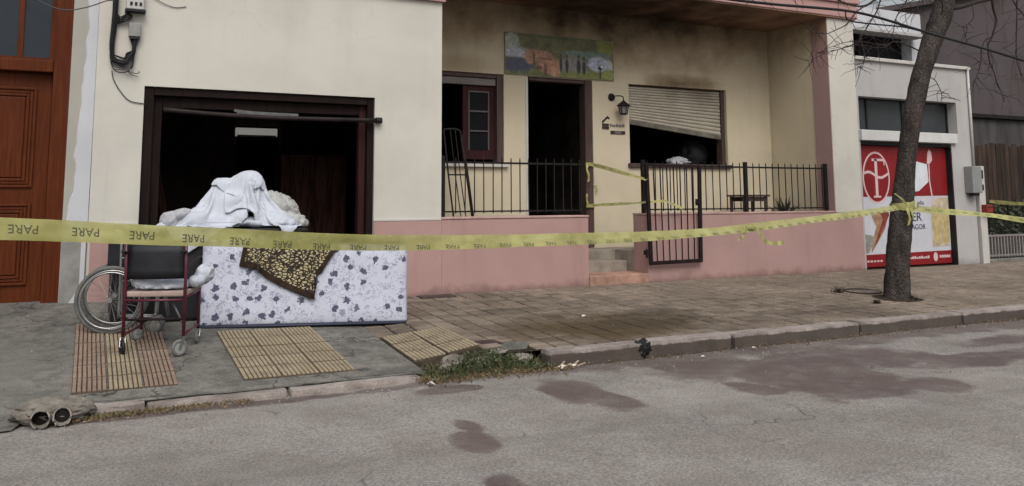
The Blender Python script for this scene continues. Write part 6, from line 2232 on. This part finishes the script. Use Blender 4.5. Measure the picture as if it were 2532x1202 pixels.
# paper scraps, sticks and the black bag on the kerb
M_pap = mat('paper', (0.62, 0.58, 0.52), 0.8, 0.1, 9)
for k, (x, y, s, lab) in enumerate(((2.36, -3.60, .035, 'white paper scrap at the left end of the weeds'), (3.52, -3.52, .04, 'pale torn card piece right of the weeds'), (3.64, -3.50, .03, 'small pale scrap further right of the weeds'), (4.85, -3.66, .022, 'white scrap on the damp road under the second kerb stone'), (5.55, -3.52, .020, 'white scrap at the joint of the second and third kerb stones'), (4.62, -2.05, .024, 'tiny white scrap on the mossy paving'))):
    b = MB()
    zz_ = ROAD_Z + 0.012 if y < -3.4 else zs(x, y) + 0.006
    a = random.uniform(0, 3)
    ca, sa = math.cos(a), math.sin(a)
    q = [(-s, -s * .5, 0), (s, -s * .6, s * .5), (s * .9, s * .5, s * .1), (-s * .8, s * .5, s * .45), (0, 0, s * .8)]
    q = [(x + p[0] * ca - p[1] * sa, y + p[0] * sa + p[1] * ca, zz_ + p[2]) for p in q]
    b.add(q, [(0, 1, 4), (1, 2, 4), (2, 3, 4), (3, 0, 4)])
    b.build('paper_scrap', M_pap, None, (x, y, zz_), label=lab, cat='litter')
stk = MB()
for k in range(5):
    x, y = 3.48 + 0.06 * k, -3.50 + 0.02 * (k % 3)
    stk.bar((x - 0.03, y, -0.248), (x + 0.035, y + 0.03 * (k % 2) - 0.02, -0.225 + 0.02 * (k % 2)), 0.012, 0.008)
stk.build('wood_splinters', mat('splinter', (0.42, 0.34, 0.25), 0.85), None, (3.6, -3.5, -0.25), kind='stuff', label='pale wood splinters in the gutter right of the weeds', cat='splinters')
crumple((4.40, -3.395, -0.175), (0.075, 0.045, 0.07), 31, 4, 0.42, 1.7).build('plastic_bag', M_black, None, (4.40, -3.33, -0.2), smooth=True, label='crumpled black bag lying over the kerb edge', cat='bag')
# bits on the far pavement
mh = thing('manhole_cover', (8.95, -1.75, -0.07), 'round manhole cover in the paving left of the tree', 'manhole cover')
zz_ = zs(8.95, -1.78) + 0.006
MB().torus((8.95, -1.78, zz_), (0, -0.04, 1), 0.22, 0.008, 40, 6).build('ring', M_iron, mh, smooth=True)
MB().tube([(8.95, -1.78, zz_ - 0.03), (8.95, -1.78, zz_ + 0.002)], 0.21, 36).build('lid', mat('cast_lid', (0.17, 0.14, 0.12), 0.8, 0.3, 9), mh)
for k, (x, y, sz, lab) in enumerate(((8.58, -1.72, 0.10, 'dark dry weed tuft left of the manhole cover'), (8.30, -2.55, 0.06, 'small dark weed tuft near the kerb left of the tree'), (8.93, -2.52, 0.07, 'dark weed tuft at the foot of the tree'))):
    r = random.Random(k)
    b = MB()
    z = zs(x, y)
    for _ in range(70):
        a = r.uniform(0, 6.28)
        d = Vector((math.cos(a), math.sin(a), r.uniform(0.3, 1.5))).normalized() * sz * r.uniform(0.6, 1.4)
        s = Vector((-d.y, d.x, 0)).normalized() * 0.007
        p = Vector((x + r.gauss(0, sz * .25), y + r.gauss(0, sz * .25), z))
        b.add([p - s, p + s, p + d], [(0, 1, 2)])
    b.build('weed_tuft', leafmat('tuft_%d' % k, (0.030, 0.020, 0.014), (0.060, 0.040, 0.026)), None, (x, y, z), label=lab, cat='weed')
gc = thing('meter_cover', (3.72, -0.10, 0), 'flat dark metal cover in the paving beside the mattress end', 'cover')
MB().box(3.52, 3.95, -0.30, -0.10, -0.03, 0.006).build('lid', mat('meter_lid', (0.06, 0.045, 0.04), 0.7, 0.3, 8), gc, bevel=0.004)
b = rough_box(5.0, 5.75, -2.42, -2.36, -0.13, -0.072, amp=0.01, seed=88)
